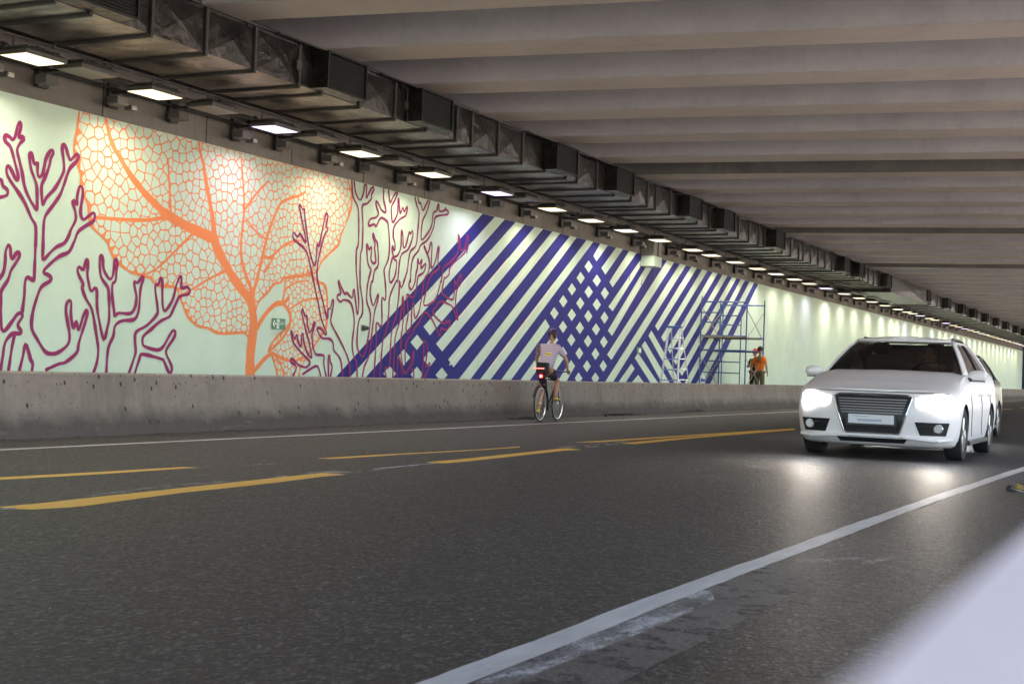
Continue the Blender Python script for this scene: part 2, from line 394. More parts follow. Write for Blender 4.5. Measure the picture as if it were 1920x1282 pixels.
def U(px, py, off=0.0):
    """photo point to a point on the wall plane (y, z)"""
    p = onx(px, py, XW); return Vector((p.y, p.z))
Z = {'A': (0,210,5.13), 'B': (0,440,4.75), 'C': (140,460,5.126), 'D': (530,370,3.66), 'E': (620,330,6.41), 'F': (620,510,6.254),
     'G': (130,190,3.465), 'H': (380,280,2.98), '6': (300,300,3.0525), '8': (940,400,4.005), '7': (640,340,3.375), '3': (1200,440,4.42), 'P': (0,0,1)}
def T(s):
    """'A 1,2 3,4 B 5,6' -> wall-plane points"""
    z = Z['P']; out = []
    for tok in s.split():
        if tok in Z: z = Z[tok]; continue
        a, b = tok.split(','); out.append(U(z[0]+float(a)/z[2], z[1]+float(b)/z[2]))
    return out
def smooth(pts, sub=4):
    if len(pts) < 3: return pts
    out = []; n = len(pts)
    for i in range(n-1):
        p0, p1, p2, p3 = pts[max(0, i-1)], pts[i], pts[i+1], pts[min(n-1, i+2)]
        L = (p2-p1).length; k = sub if L > .05 else 2
        for j in range(k):
            t = j/k
            out.append(.5*((2*p1)+(p2-p0)*t+(2*p0-5*p1+4*p2-p3)*t*t+(3*p1-p0-3*p2+p3)*t*t*t))
    out.append(pts[-1]); return out
def clampz(p): return Vector((p.x, min(max(p.y, FLOOR+.005), ZW-.004)))
def ribbon(mb, pts, w0, w1=None, off=.009, wob=.12, sub=4, drift=5e-6):
    w1 = w0 if w1 is None else w1
    P = smooth(pts, sub)
    Q = [P[0]]
    for p in P[1:]:
        if (p-Q[-1]).length > .012: Q.append(p)
    P = Q; n = len(P)
    if n < 2: return
    rows = []; ph = random.uniform(0, 6)
    s = 0
    for i, p in enumerate(P):
        a = P[max(0, i-1)]; b = P[min(n-1, i+1)]; d = (b-a)
        if i: s += (p-P[i-1]).length
        d = d.normalized() if d.length > 1e-6 else Vector((1, 0)); nn = Vector((-d.y, d.x))
        w = (w0+(w1-w0)*i/(n-1))*(1+wob*math.sin(s*9+ph)+wob*.6*math.sin(s*23+ph*2))/2
        x = XW+off+i*drift
        l, r = clampz(p+nn*w), clampz(p-nn*w)
        rows.append([Vector((x, l.x, l.y)), Vector((x, r.x, r.y))])
    mb.grid(rows)
    # round end caps
    for e in (0, n-1):
        c = clampz(P[e]); r = (w0 if e == 0 else w1)/2; x = XW+off+(n+2)*drift+1e-5
        if FLOOR+.03 < c.y < ZW-.03:
            mb.add([Vector((x, c.x+r*math.cos(t*math.pi/4), c.y+r*math.sin(t*math.pi/4))) for t in range(8)], [tuple(range(8))])
# ---- blue field and the mint bands laid over it
def extend(p, q, py=742):
    return (q[0]+(q[0]-p[0])*(py-q[1])/(q[1]-p[1]), py)
mbb = MB()
L1, L2 = (905,401), (633,703); R1, R2 = (1421.7,532.5), (1333.5,714.9)
bp = [U(*extend(L1, L2)), U(*extend(R1, R2))]
top = [(905,401),(927,407.5),(950,412),(967,417.5),(985,421),(1003,425.5),(1018,429.5),(1036,434.5),(1069,443),(1100,451),(1140,461),(1180,471),(1206,478),(1260,491),(1300,501),(1350,514.5),(1400,527.5),(1421.7,532.5)]
poly = [(p.x, max(p.y, FLOOR)) for p in bp] + [(U(*t).x, min(ZW-.004, U(*t).y+.03)) for t in top[::-1]]
def polyadd(mb, pts, off):
    mb.add([(XW+off, a, b) for a, b in pts], [tuple(range(len(pts)))])
polyadd(mbb, poly, .001)
ob = mbb.build('blue_field', M['blue'], wallr, solid=None)
bm = bmesh.new(); bm.from_mesh(ob.data); bmesh.ops.triangulate(bm, faces=bm.faces); bm.to_mesh(ob.data); bm.free()
mint = MB(); crm = MB()
def px(z, a, b): z = Z[z]; return (z[0]+a/z[2], z[1]+b/z[2])
bands = [  # top-left, top-right, bottom-right, bottom-left  (photo pixels)
 (px('7',970,218), px('7',1035,236), extend(px('7',1035,245), px('F',425,1215)), extend(px('7',970,225), px('F',245,1212))),
 (px('7',1103,252), px('7',1160,266), px('F',1165,740), px('F',1090,640)),
 (px('8',250,95), px('8',312,112), px('F',1305,930), px('F',1235,840)),
 (px('8',385,128), px('8',440,145), px('F',1440,1115), px('F',1375,1025)),
 (px('8',515,165), px('8',565,180), extend(px('8',565,190), (883,709)), extend(px('8',515,178), (862,708))),
 (px('8',640,200), px('8',690,215), extend(px('8',690,225), (921,710)), extend(px('8',640,210), (902,709))),
 (px('8',742,225), px('8',800,240), px('8',715,360), px('8',690,320)),
 (px('8',862,258), px('8',912,270), px('8',780,460), px('8',750,410)),
 (px('8',960,284), px('8',1015,296), px('8',835,555), px('8',810,515)),
 (px('8',1070,312), px('8',1095,318), px('8',835,735), px('8',805,700)),
 (px('8',1128,330), px('8',1172,338), px('8',830,920), px('8',800,880)),
 (px('8',1243,355), px('8',1297,368), px('8',825,1100), px('8',795,1060)),
 (px('8',1340,375), px('8',1385,386), extend(px('8',1385,392), px('8',850,1245)), extend(px('8',1340,380), px('8',792,1245))),
 (px('8',1425,396), px('8',1467,408), px('8',1175,882), px('8',1155,845)),
 (px('3',515,285), px('3',558,295), px('3',200,890), px('3',175,850)),
 (px('3',602,305), px('3',642,315), px('3',248,985), px('3',225,945)),
 (px('3',684,325), px('3',724,335), px('3',298,1078), px('3',273,1038)),
 (px('3',762,345), px('3',800,355), px('3',347,1168), px('3',322,1128)),
 (px('3',836,362), px('3',870,372), extend(px('3',870,380), px('3',425,1215)), extend(px('3',836,370), px('3',378,1215))),
 (px('3',908,380), px('3',945,390), extend(px('3',945,400), px('3',530,1215)), extend(px('3',908,390), px('3',475,1215))),
 # lower bands left of the lattice
 (px('8',330,795), px('8',362,850), extend(px('8',362,850), px('8',78,1240)), extend(px('8',330,795), px('8',5,1240))),
 (px('8',395,900), px('8',425,950), extend(px('8',425,950), px('8',222,1240)), extend(px('8',395,900), px('8',150,1240))),
 (px('8',463,1000), px('8',495,1050), extend(px('8',495,1050), px('8',368,1240)), extend(px('8',463,1000), px('8',288,1240))),
 (px('8',522,1100), px('8',553,1145), extend(px('8',553,1145), px('8',500,1240)), extend(px('8',522,1100), px('8',435,1240))),
 # right small chevrons
 (px('8',1130,876), px('8',1130,877), extend(px('8',1130,877), px('8',1322,1240)), None),
 (px('8',975,1128), px('8',1000,1165), extend(px('8',1000,1165), px('8',948,1245)), extend(px('8',975,1128), px('8',893,1245))),
]
bands[-2] = (px('3',70,836), px('3',95,794), extend(px('3',95,794), px('3',335,1215)), extend(px('3',70,836), px('3',280,1215)))
bands += [(px('3',15,920), px('3',40,880), extend(px('3',40,880), px('3',238,1215)), extend(px('3',15,920), px('3',175,1215))),
          (px('8',1002,1085), px('8',1027,1047), extend(px('8',1027,1047), px('8',1155,1240)), extend(px('8',1002,1085), px('8',1100,1240))),
          (px('8',1027,1212), px('8',1028,1212), extend(px('8',1028,1212), px('8',1048,1240)), extend(px('8',1027,1212), px('8',1003,1240)))]
def diamond(z, cx, cy, hw, hh): return (px(z,cx,cy-hh), px(z,cx+hw,cy), px(z,cx,cy+hh), px(z,cx-hw,cy))
dia = []
for (a, b) in ((655,400),(595,485),(530,570),(465,660),(397,750)): dia.append(diamond('8', a, b, 31, 46))
for (a, b) in ((717,505),(655,590),(593,675),(528,762),(463,852)): dia.append(diamond('8', a, b, 31, 46))
for (a, b) in ((777,600),(717,685),(653,772),(590,860),(525,950)): dia.append(diamond('8', a, b, 30, 46))
for (a, b) in ((774,783),(711,870),(650,960),(585,1050)): dia.append(diamond('8', a, b, 29, 46))
for (a, b) in ((769,965),(707,1055),(643,1147),(580,1238)): dia.append(diamond('8', a, b, 29, 45))
for (a, b) in ((765,1145),(705,1237)): dia.append(diamond('8', a, b, 28, 44))
for (a, b, w, h) in ((1012,823,73,90),(855,1000,75,95),(690,1190,75,90),(1157,1020,73,92),(1008,1200,73,92),(1300,1205,70,88)): dia.append(diamond('F', a, b, w, h))
jit = .012
for q in bands + dia:
    q = [p for p in q if p is not None]
    pts = [U(*p) for p in q]
    if len(q) == 4 and q in bands: pass
    polyadd(mint, [(p.x+random.uniform(-jit, jit), min(ZW-.004, max(FLOOR+.004, p.y))) for p in pts], .002)
mint.build('mint_bands', M['mint'], wallr, solid=None)
for i in (0,1,2,3,4,5,7,8,9,10,11,12,13):
    q = bands[i]; a, b = U(*q[0]), U(*q[3]); d = (b-a).normalized(); nn = Vector((-d.y, d.x)); 
    if nn.x < 0: nn = -nn
    L = (b-a).length; f0 = random.choice((0, .15, .3)); f1 = random.choice((.6, .85, 1.0)); w = random.choice((.018, .03, .045))
    c = nn*(random.choice((.0, .0, .12)))
    P = [a+d*L*f0+c, a+d*L*f1+c, a+d*L*f1+nn*w+c, a+d*L*f0+nn*w+c]
    polyadd(crm, [(p.x, min(ZW-.004, max(FLOOR+.004, p.y))) for p in P], .003)
for q in dia[:18]:
    a, b = U(*q[0]), U(*q[3]); dd = (b-a); nn = Vector((.02, -.015))
    P = [a, b, b+nn, a+nn]; polyadd(crm, [(p.x, max(FLOOR, p.y)) for p in P], .003)
crm.build('cream_tape_edges', M['cream'], wallr, solid=None)
# ragged ends of the unfinished masking: small blue jogs over the bands
jog = MB()
for (z, a, b, w, h) in (('7',835,290,14,60),('7',800,412,12,46),('7',1040,412,18,60),('7',950,515,12,50),('7',1110,505,16,60),('7',1075,725,12,60),
                        ('8',120,355,10,50),('8',75,610,12,60),('8',965,470,10,40),('8',1060,480,14,60),('3',370,710,12,50),('3',420,690,12,70)):
    p = U(*px(z, a, b)); q = U(*px(z, a-w, b+h)); 
    wd = .05
    polyadd(jog, [(p.x, p.y), (p.x+wd, p.y+.02), (q.x+wd, q.y), (q.x, q.y)], .0026)
jog.build('blue_paint_jogs', M['blue'], wallr, solid=None)

# ---- orange leaf: sheet, mint cells, veins
leaf_main = T("G 63,66 50,180 28,300 45,400 75,480 72,540 95,620 120,680 130,780 160,830 240,910 270,980 310,1050 400,1110 480,1135 530,1155 570,1200 660,1205 700,1225 "
              "6 118,800 130,830 160,900 220,955 270,960 340,995 480,990 512,1030 530,1000 545,880 565,810 620,755 650,715 690,700 715,672 800,664 860,650 900,640 920,590 960,545 1020,490 1035,430 1070,350 1095,270 1098,190 1082,140 1060,100 "
              "P 620,327 560,312 480,292 400,272 320,252 240,232 190,219")
leaf_lobe = T("6 715,674 800,666 860,655 900,690 940,710 955,760 958,870 950,960 900,1040 850,1110 800,1200 792,1262 690,1262 660,1180 640,1125 620,1090 640,1050 670,1005 710,970 742,925 735,860 700,815 712,740")
def inside(p, poly):
    c = False; n = len(poly)
    for i in range(n):
        a, b = poly[i], poly[i-1]
        if (a.y > p.y) != (b.y > p.y) and p.x < (b.x-a.x)*(p.y-a.y)/(b.y-a.y+1e-12)+a.x: c = not c
    return c
sheet = MB(); cells = MB()
def leaf(poly, r0, r1, grow=.02):
    poly = [clampz(p) for p in poly]
    polyadd(sheet, [(p.x, p.y) for p in poly], .001)
    poly = [Vector((p.x, p.y+.35 if p.y > ZW-.09 else (p.y-.3 if p.y < FLOOR+.03 else p.y))) for p in poly]
    x0, x1 = min(p.x for p in poly), max(p.x for p in poly); y0, y1 = min(p.y for p in poly), max(p.y for p in poly)
    pts = []; tries = 0; grid = {}
    while tries < 26000:
        tries += 1
        p = Vector((random.uniform(x0-.3, x1+.3), random.uniform(y0-.3, y1+.3)))
        r = (r0+(r1-r0)*(p.x-x0)/(x1-x0))*random.choice((.72, .85, 1.0, 1.12))
        g = (int(p.x/.25), int(p.y/.25)); ok = True
        for i in (-1, 0, 1):
            for j in (-1, 0, 1):
                for q in grid.get((g[0]+i, g[1]+j), ()):
                    if (p-q).length < r: ok = False; break
                if not ok: break
            if not ok: break
        if ok: grid.setdefault(g, []).append(p); pts.append(p)
    res = delaunay_2d_cdt(pts, [], [], 0, 1e-6)
    V, F = res[0], res[2]; inc = {i: [] for i in range(len(V))}
    for f in F:
        a, b, c = V[f[0]], V[f[1]], V[f[2]]
        d = 2*(a.x*(b.y-c.y)+b.x*(c.y-a.y)+c.x*(a.y-b.y))
        if abs(d) < 1e-9: continue
        u = Vector(((a.dot(a)*(b.y-c.y)+b.dot(b)*(c.y-a.y)+c.dot(c)*(a.y-b.y))/d, (a.dot(a)*(c.x-b.x)+b.dot(b)*(a.x-c.x)+c.dot(c)*(b.x-a.x))/d))
        for k in f: inc[k].append(u)
    for i, cs in inc.items():
        c = V[i]
        if len(cs) < 4 or c.y > ZW+.12 or c.y < FLOOR+.02: continue
        cs = sorted(cs, key=lambda q: math.atan2(q.y-c.y, q.x-c.x))
        if max((q-c).length for q in cs) > .5: continue
        ins = [q for q in cs if inside(q, poly)]
        if len(ins) < 2: continue
        g = sum(cs, Vector((0, 0)))/len(cs)
        if not inside(g, poly): g = sum(ins, Vector((0, 0)))/len(ins)
        if not inside(g, poly): continue
        out = []
        for q in cs:
            d = q-g; L = d.length
            if L < 1e-4: continue
            lo, hi = 0.0, max(.3, (L-random.uniform(.010, .0175))/L)
            if not inside(g+d*(hi+.03/L), poly):
                for _ in range(10):
                    m_ = (lo+hi)/2
                    if inside(g+d*(m_+.035/L), poly): lo = m_
                    else: hi = m_
                hi = lo
            out.append(g+d*hi)
        # soften corners
        o2 = []
        for a, b in zip(out, out[1:]+out[:1]): o2 += [a.lerp(b, .08), a.lerp(b, .92)]
        polyadd(cells, [(q.x, q.y) for q in (clampz(w) for w in o2)], .0022)
leaf(leaf_main, .165, .128); leaf(leaf_lobe, .135, .125)
ob = sheet.build('orange_leaf', M['orange'], wallr, solid=None)
bm = bmesh.new(); bm.from_mesh(ob.data); bmesh.ops.triangulate(bm, faces=bm.faces, ngon_method='EAR_CLIP'); bm.to_mesh(ob.data); bm.free()
cells.build('leaf_cells', M['mint'], wallr, solid=None)
veins = MB()
for i, (w0, w1, s) in enumerate([
    (.27, .20, "6 514,1240 518,1100 534,950 527,850 512,780"), (.18, .21, "6 520,810 440,705 380,610 325,500 305,440"),
    (.19, .12, "6 318,455 230,415 150,378 50,320 0,285 G 700,785 610,715 550,660 480,590"), (.13, .06, "G 500,610 430,525 390,470 330,370 270,260 232,90"),
    (.13, .04, "6 312,450 300,330 280,220 252,60 G 880,450 850,330 842,262"), (.085, .04, "6 535,775 485,640 466,560 465,450 480,300 478,180 465,0"),
    (.085, .04, "6 533,760 575,600 610,450 655,320 700,240 800,203 830,180"), (.06, .04, "6 600,556 635,555 720,480 800,460"), (.07, .05, "G 650,742 560,765 450,773 300,765 165,755"),
    (.05, .03, "G 800,860 700,960 620,1040 560,1090 480,1132"), (.06, .04, "G 657,725 650,560 640,380"), (.05, .03, "6 375,635 280,680 180,742 100,780"),
    (.10, .08, "6 545,975 600,885 660,825 705,818 735,790"), (.08, .05, "6 705,820 740,870 745,925 715,1000 650,1070 620,1095"), (.09, .05, "6 535,1210 600,1135 645,1110 700,1135 760,1150 820,1130"),
    (.05, .04, "6 650,1110 690,1170 710,1240"), (.05, .03, "6 480,290 560,180 620,120"), (.05, .03, "6 600,450 540,400 490,330"), (.04, .03, "6 740,855 830,800 930,790"),
    (.05, .03, "6 600,640 650,560"), (.05, .03, "6 715,674 800,666 870,640"), (.04, .03, "6 715,740 780,700 850,690")]):
    ribbon(veins, T(s), w0, w1, off=.003+i*.00006, wob=.07)
for pl in (leaf_main[:49], leaf_lobe+leaf_lobe[:1]): ribbon(veins, pl, .036, .034, off=.0048, wob=.25)
veins.build('leaf_veins', M['orange'], wallr, solid=None)

# ---- plum coral outlines
coral = MB()
CO = [
"A 340,1290 342,1100 300,1020 240,880 180,780 110,680 70,610 60,550 75,520 105,555 140,630 165,655 172,610 145,500 120,400 95,330 55,290 42,245 55,225 90,240 120,268 145,230 165,140 188,97 200,130 185,200 180,245 215,240 225,265 185,310 162,370 180,450 210,580 235,720 280,830 320,900 350,940 355,900 352,720 330,640 300,560 283,460 282,410 300,400 312,440 325,490 345,500 360,490 358,560 362,600 375,628 405,600 425,520 440,450 475,385 500,370 512,395 485,450 475,510 440,610 400,700 398,780 410,900 440,830 530,730 600,600 615,540 608,450 598,370 600,325 615,315 635,350 655,420 675,465 700,440 735,408 755,430 740,470 680,530 650,590 620,680 580,790 520,880 440,990 420,1060 415,1150 412,1282 B 378,200 388,222 440,165 500,110 570,75 610,10 A 680,1130 725,1040 722,960 700,880 705,855 740,888 738,830 755,740 770,715 795,740 790,830 775,920 775,990 800,1035 850,1000 890,972 910,990 895,1050 830,1090 760,1140 730,1190 B 675,20 650,80 610,155 530,190 460,245 395,310 390,340 430,360 452,385 440,415 370,460 330,550 290,690 280,830 330,930 400,1040 460,1060 520,1045 600,980 618,900 600,780 585,690 590,620 615,585 632,610 628,690 635,770 652,830 678,770 695,850 715,800 740,720 765,675 775,700 750,800 700,960 680,1050 580,1135 520,1150 410,1200",
"A 340,1280 B 308,250 302,390 290,405 240,378 220,430 215,540 195,690",
"B -10,395 30,330 45,230 48,150 72,92 90,120 95,190 108,215 140,170 165,160 172,190 140,250 95,320 70,400 10,500 5,600 8,800 20,850 45,850 100,780 150,710 180,700 200,725 160,790 165,825 185,855 175,880 110,880 60,930 35,990 20,1100 0,1205",
"B 128,890 105,1000 85,1130 70,1230", "B 165,1230 200,1090 225,975 255,1050 270,1110 290,1150 278,1230",
"A -10,652 15,660 25,710 70,750 68,795 40,810 -10,822",
"C 175,1230 210,1130 225,1000 205,850 165,620 110,520 70,410 80,375 40,290 25,240 40,205 80,235 100,160 118,135 125,180 120,280 135,370 155,440 190,412 212,440 212,580 235,730 278,905 310,800 330,690 325,450 305,385 255,310 240,220 240,130 252,97 268,130 275,220 300,280 335,325 360,300 375,220 380,150 395,135 408,160 400,230 390,340 360,375 360,500 378,640 385,680 420,650 530,655 575,600 592,500 575,400 570,345 600,360 650,300 655,330 630,420 620,570 600,670 560,715 450,725 385,775 370,870 325,970 310,1080 302,1230",
"C 518,1230 560,1110 585,1020 578,920 590,830 690,770 785,670 795,600 775,450 775,385 800,375 825,318 840,340 840,450 845,580 865,630 920,560 950,490 975,380 1010,300 1025,310 1022,380 1030,410 1080,400 1105,435 1085,470 1010,490 970,560 920,670 890,695 820,730 740,800 660,870 650,930 670,970 790,1005 850,970 900,880 940,820 965,835 950,890 880,1000 885,1060 930,1160 925,1215 900,1215 855,1110 830,1090 650,1045 620,1090 575,1230",
"D 411,1235 395,1110 350,1050 345,1000 320,970 270,965 240,920 238,895 265,905 290,940 298,925 265,840 245,740 215,600 190,480 160,370 100,310 70,280 72,240 100,270 120,250 155,315 150,250 115,80 118,50 135,85 148,80 150,130 180,350 215,470 230,400 235,320 248,335 265,250 290,130 302,112 308,140 295,200 310,220 285,260 260,350 235,480 240,580 270,700 305,835 310,770 325,760 340,705 348,720 335,800 330,860 370,940 430,1060 455,1140 458,1235",
"D 66,1230 90,1180 85,1150 55,1130 60,1105 110,1150 160,1165 185,1130 150,1090 80,1010 60,950 58,912 80,970 95,940 105,990 125,1025 128,950 138,935 145,1000 170,1070 198,1100 185,1020 150,880 130,800 135,765 150,810 165,820 168,870 185,930 215,855 218,880 200,940 205,1010 225,1075 280,1085 280,1140 297,1230",
"D 136,1212 200,1170 240,1160 260,1230", "D 313,1230 312,1100 322,1085 325,1130 338,1160 326,1230",
"F 307,1240 300,1060 265,980 250,830 275,590 240,370 150,325 115,350 75,310 80,270 115,250 90,130 92,95 120,170 165,260 185,240 250,305 262,220 275,210 285,300 300,440 312,495 322,440 325,330 300,0 E 305,1100 305,900 330,820 335,600 325,380 265,250 250,50",
"E 278,55 300,210 350,290 390,220 405,120 420,100 430,130 425,270 455,210 500,135 518,160 485,230 490,270 430,335 390,345 375,400 385,590 375,870 355,950 350,1282 F 350,200 370,340 368,490 325,580 305,800 320,920 370,990 410,900 440,750 465,500 420,340 430,150 465,0 E 482,1120 445,1050 430,850 440,825 460,885 485,850 490,900 480,1000 510,1050 540,1020 525,880 530,820 508,740 510,690 535,770 560,820 570,1060 525,1140 500,1282 F 480,100 460,240 495,395 545,270 558,270 545,350 515,450 495,600 460,870 440,1000 390,1110 368,1240",
"F 498,1240 520,1000 530,800 530,620 550,600 580,640 600,580 598,450 600,300 630,330 645,280 640,150 625,0 E 640,1120 690,1000 705,830 690,600 670,540 600,505 545,605 520,580 460,600 455,560 480,515 540,500 572,450 545,350 548,305 580,350 610,410 655,440 660,400 635,280 635,145",
"E 693,165 700,240 712,320 745,260 790,180",
"E 805,188 770,290 728,370 730,480 745,560 795,470 805,400 805,290 815,275 825,400 835,450 865,380 880,430 912,370 918,400 895,480 830,520 760,610 750,740 770,800 765,900 740,840 738,900 760,1000 790,1030 775,1180 740,1260 710,1275 700,1180 720,1060 745,980 800,955 840,860 845,740 850,655 865,720 870,850 900,840 940,680 960,700 975,655 985,720 930,880 850,940 820,1070 800,1282 F 770,100 690,290 680,470 655,650 610,800 590,1000 568,1240",
"E 1010,245 1030,350 1060,450 1040,700 1020,840 960,900 935,1000 915,1150 870,1282 F 870,80 825,185 805,100 800,250 770,470 720,650 700,850 685,1100 640,1120 635,1170 650,1240",
"E 1043,255 1060,325 1080,330 1105,415 1140,350 1172,285",
"E 1192,290 1150,440 1100,550 1085,760 1140,720 1210,600 1230,450 1270,420 1290,340 1300,350 1305,425 1370,410 1375,380 1385,405 1410,430 1395,465 1260,490 1240,600 1200,700 1150,780 1080,830 1050,900 990,980 965,1100 955,1282 F 930,90 915,160 945,205 985,120 1000,10 E 1040,1100 1045,990 1060,1060 1095,1000 1080,1110 1140,1050 1120,1150 1070,1190 F 1020,60 1000,200 960,300 890,265 895,400 905,500 880,640 895,715 940,640 945,500 955,370 970,380 985,540 1030,470 1060,320 1090,100 E 1175,1150 1180,1000 1125,870 1125,840 1165,930 1200,800 1215,850 1205,1100 1250,1040 1290,860 1300,880 1285,1030 1300,1110 1210,1180 1165,1282 F 1130,110 1110,250 1090,390 1200,350 1250,260 1290,100 E 1330,1282 1350,1110 1450,1020 1530,900 1530,710 1545,750 1560,890 1610,860 1640,710 1650,800 1600,930 1440,1080 1420,1180 1370,1230 F 1330,60 1305,220 1320,270 1420,325 1445,250 1450,90 1470,150 1520,20 1525,130 1480,200 1460,380 1490,540 1470,540 1430,420 1390,380 1285,345 1230,410 1190,460 1230,530 1330,610 1350,565 1365,590 1395,570 1390,630 1350,680 1290,660 1275,745 1250,700 1200,580 1120,480 1080,490 1030,590 990,640 950,720 880,820 870,920 870,1060",
"F 722,1240 740,1000 755,760 800,600 830,400 842,280 855,400 845,600 820,800 825,1000 868,1190 930,1080 970,920 960,1050 935,1130 972,1160 968,1240",
"F 768,1240 795,980 835,1200", "F 1068,1240 1085,1000 1090,800 1130,880 1120,1000 1110,1110 1160,1060 1150,1110 1095,1230"]
for i, s in enumerate(CO):
    ribbon(coral, T(s), .056 if i < 8 else .048, off=.0055+.0001*i, wob=.16, sub=3)
coral.build('plum_coral_outline', M['plum'], wallr, solid=None)

# ------------------------------------------------------------------ concrete barrier in front of the mural
prof = [(-12.49,0),(-12.50,.07),(-12.58,.20),(-12.645,.34),(-12.67,.50),(-12.70,.785),(-12.725,.81),(-12.80,.81),(-12.82,.79),(-12.86,0)]
rows = []
yy = Y0
while yy <= 150:
    rows.append([Vector((x, yy, z)) for x, z in prof]); yy += 2.0
mb = MB(); mb.grid(rows); mb.add(rows[0], [tuple(range(len(prof)))]); mb.add(rows[-1], [tuple(range(len(prof)))])
o = mb.build('concrete_barrier', M['barrier'], smooth=25); tag(o, 'long stained grey concrete barrier below the mural', 'barrier')
# ------------------------------------------------------------------ near parapet, out of focus at the bottom right
M['pale'] = m_wallpaint('pale_parapet_paint', (.84,.74,.71), .05)
pr = [(-.34,0),(-.31,.1),(-.14,.34),(-.062,.92),(-.046,1.0),(-.0295,1.019),(.17,1.019),(.19,.99),(.25,.3),(.41,.1),(.43,0)]
rows = [[Vector((x, y, z)) for x, z in pr] for y in (.02, .1, .2, .4, .8, 1.5, 3, 5)]
mb = MB(); mb.grid(rows); mb.add(rows[0], [tuple(range(len(pr)))]); mb.add(rows[-1], [tuple(range(len(pr)))])
o = mb.build('pale_parapet', M['pale'], smooth=30); tag(o, 'blurred pale lavender white parapet in the bottom right foreground', 'parapet')

# ------------------------------------------------------------------ lamps above the mural
ORD = "first second third fourth fifth sixth seventh eighth ninth tenth eleventh twelfth thirteenth fourteenth fifteenth sixteenth seventeenth eighteenth nineteenth twentieth".split()
TENS = {2: 'twenty', 3: 'thirty', 4: 'forty', 5: 'fifty'}
def ordn(n):
    if n <= 20: return ORD[n-1]
    t, u = divmod(n, 10)
    if u == 0: return {3: 'thirtieth', 4: 'fortieth', 5: 'fiftieth', 6: 'sixtieth'}[t]
    return TENS[t] + '-' + ORD[u-1]
lamp_y = [13.57,15.99,18.99,21.66,24.4,27.31,30.3,32.72,35.2,37.88,40.89,42.75,45.4,48.11,50.59,53.31,55.68,58.57,62.13,65.26,68.24,71.49,75.04,77.75,79.49,81.89,85.12,87.12,91.52,94.7,97.17]
while lamp_y[-1] < 139: lamp_y.append(lamp_y[-1]+2.9)
kinds = ['warm','warm','violet','warm','warm','violet','warm','warm','white','warm','warm','warm','warm','warm','white','warm','warm','violet','warm','warm','warm','warm','white','warm','warm','violet']
LX0, LX1, LZ, LL = -13.98, -13.53, 4.90, .67
def lamp_light(kind, y, parent, power):
    ld = bpy.data.lights.new('lamp_glow', 'AREA'); ld.shape = 'RECTANGLE'; ld.size = LX1-LX0-.07; ld.size_y = LL-.07
    ld.energy = power; ld.spread = R(150); c = LC[kind]; ld.color = tuple(.25*1+.75*x for x in c)
    lo = bpy.data.objects.new('lamp_glow', ld); COL.objects.link(lo); lo.parent = parent; lo.location = (0, 0, -.012)
    lo.rotation_euler = (0, R(-8), 0)
    return lo
def lamp_parts(t, lit, kind):
    h = MB(); x0, x1, l = -.225, .225, LL/2
    # housing: shallow tray with sloping back and cooling ribs
    h.grid([[Vector((x0-.03,-l-.03,.0)),Vector((x1+.03,-l-.03,.0)),Vector((x1+.03,l+.03,.0)),Vector((x0-.03,l+.03,.0))],
            [Vector((x0-.03,-l-.03,.05)),Vector((x1+.03,-l-.03,.05)),Vector((x1+.03,l+.03,.05)),Vector((x0-.03,l+.03,.05))],
            [Vector((x0+.05,-l+.06,.11)),Vector((x1-.05,-l+.06,.11)),Vector((x1-.05,l-.06,.11)),Vector((x0+.05,l-.06,.11))]], True)
    h.add([Vector((x0+.05,-l+.06,.11)),Vector((x1-.05,-l+.06,.11)),Vector((x1-.05,l-.06,.11)),Vector((x0+.05,l-.06,.11))], [(0,1,2,3)])
    h.add([Vector((x0-.03,-l-.03,.0)),Vector((x1+.03,-l-.03,.0)),Vector((x1+.03,l+.03,.0)),Vector((x0-.03,l+.03,.0))], [(3,2,1,0)])
    for k in range(7): h.box(x0+.06, x1-.06, -l+.1+k*.09, -l+.11+k*.09, .11, .14)
    h.build('housing', M['greybox'], t)
    L = MB(); L.box(x0, x1, -l, l, -.006, .004)
    L.build('lens', M['lens_'+kind] if lit else M['grille_lens'], t)
    b = MB()
    b.box(x0-.62, x0-.02, -.035, .035, .05, .09); b.box(x0-.62, x0-.56, -.10, .10, -.16, .2)
    b.box(x0-.02, x1-.1, -.02, .02, .13, .16)
    b.build('mounting_bracket', M['darkmetal'], t)
    g = MB(); g.box(-.62, -.40, -.34, -.10, -.17, -.05)
    g.build('driver_box', M['greybox'], t, bevel=.008)
M['grille_lens'] = mat('prismatic_glass', (.22,.20,.18), .35, 0)
G_L = 'ceiling lamps in a row along the mural wall'
LXc = (LX0+LX1)/2
for i, y in enumerate(lamp_y):
    kd = kinds[i % len(kinds)]
    hue = {'warm': 'glowing warm white', 'violet': 'glowing violet white', 'white': 'glowing neutral white'}[kd]
    t = thing('wall_lamp', f'{hue} lamp on the mural wall, {ordn(i+1)} lit one from the left', 'lamp', (LXc, y, LZ), 0, G_L)
    if i < 32:
        lamp_parts(t, True, kd)
        e = MB(); e.box(-.60, -.46, .02, .14, -.20, -.12); e.build('reflector_box', M['greybox'], t, bevel=.006)
        e = MB(); e.box(-.455, -.45, .03, .13, -.19, -.13); e.build('reflector_face', M['lens_small'], t)
    else:
        h = MB(); h.box(-.25,.25,-.36,.36,.008,.12); h.build('housing', M['greybox'], t)
        L = MB(); L.box(-.22,.22,-.33,.33,-.004,.004); L.build('lens', M['lens_'+kd], t)
    lamp_light(kd, y, t, LAMP_W*({'warm': 1, 'violet': .9, 'white': 1.05}[kd])*(1.8 if i == 18 else 1)*(1 if i < 20 else 1.15))
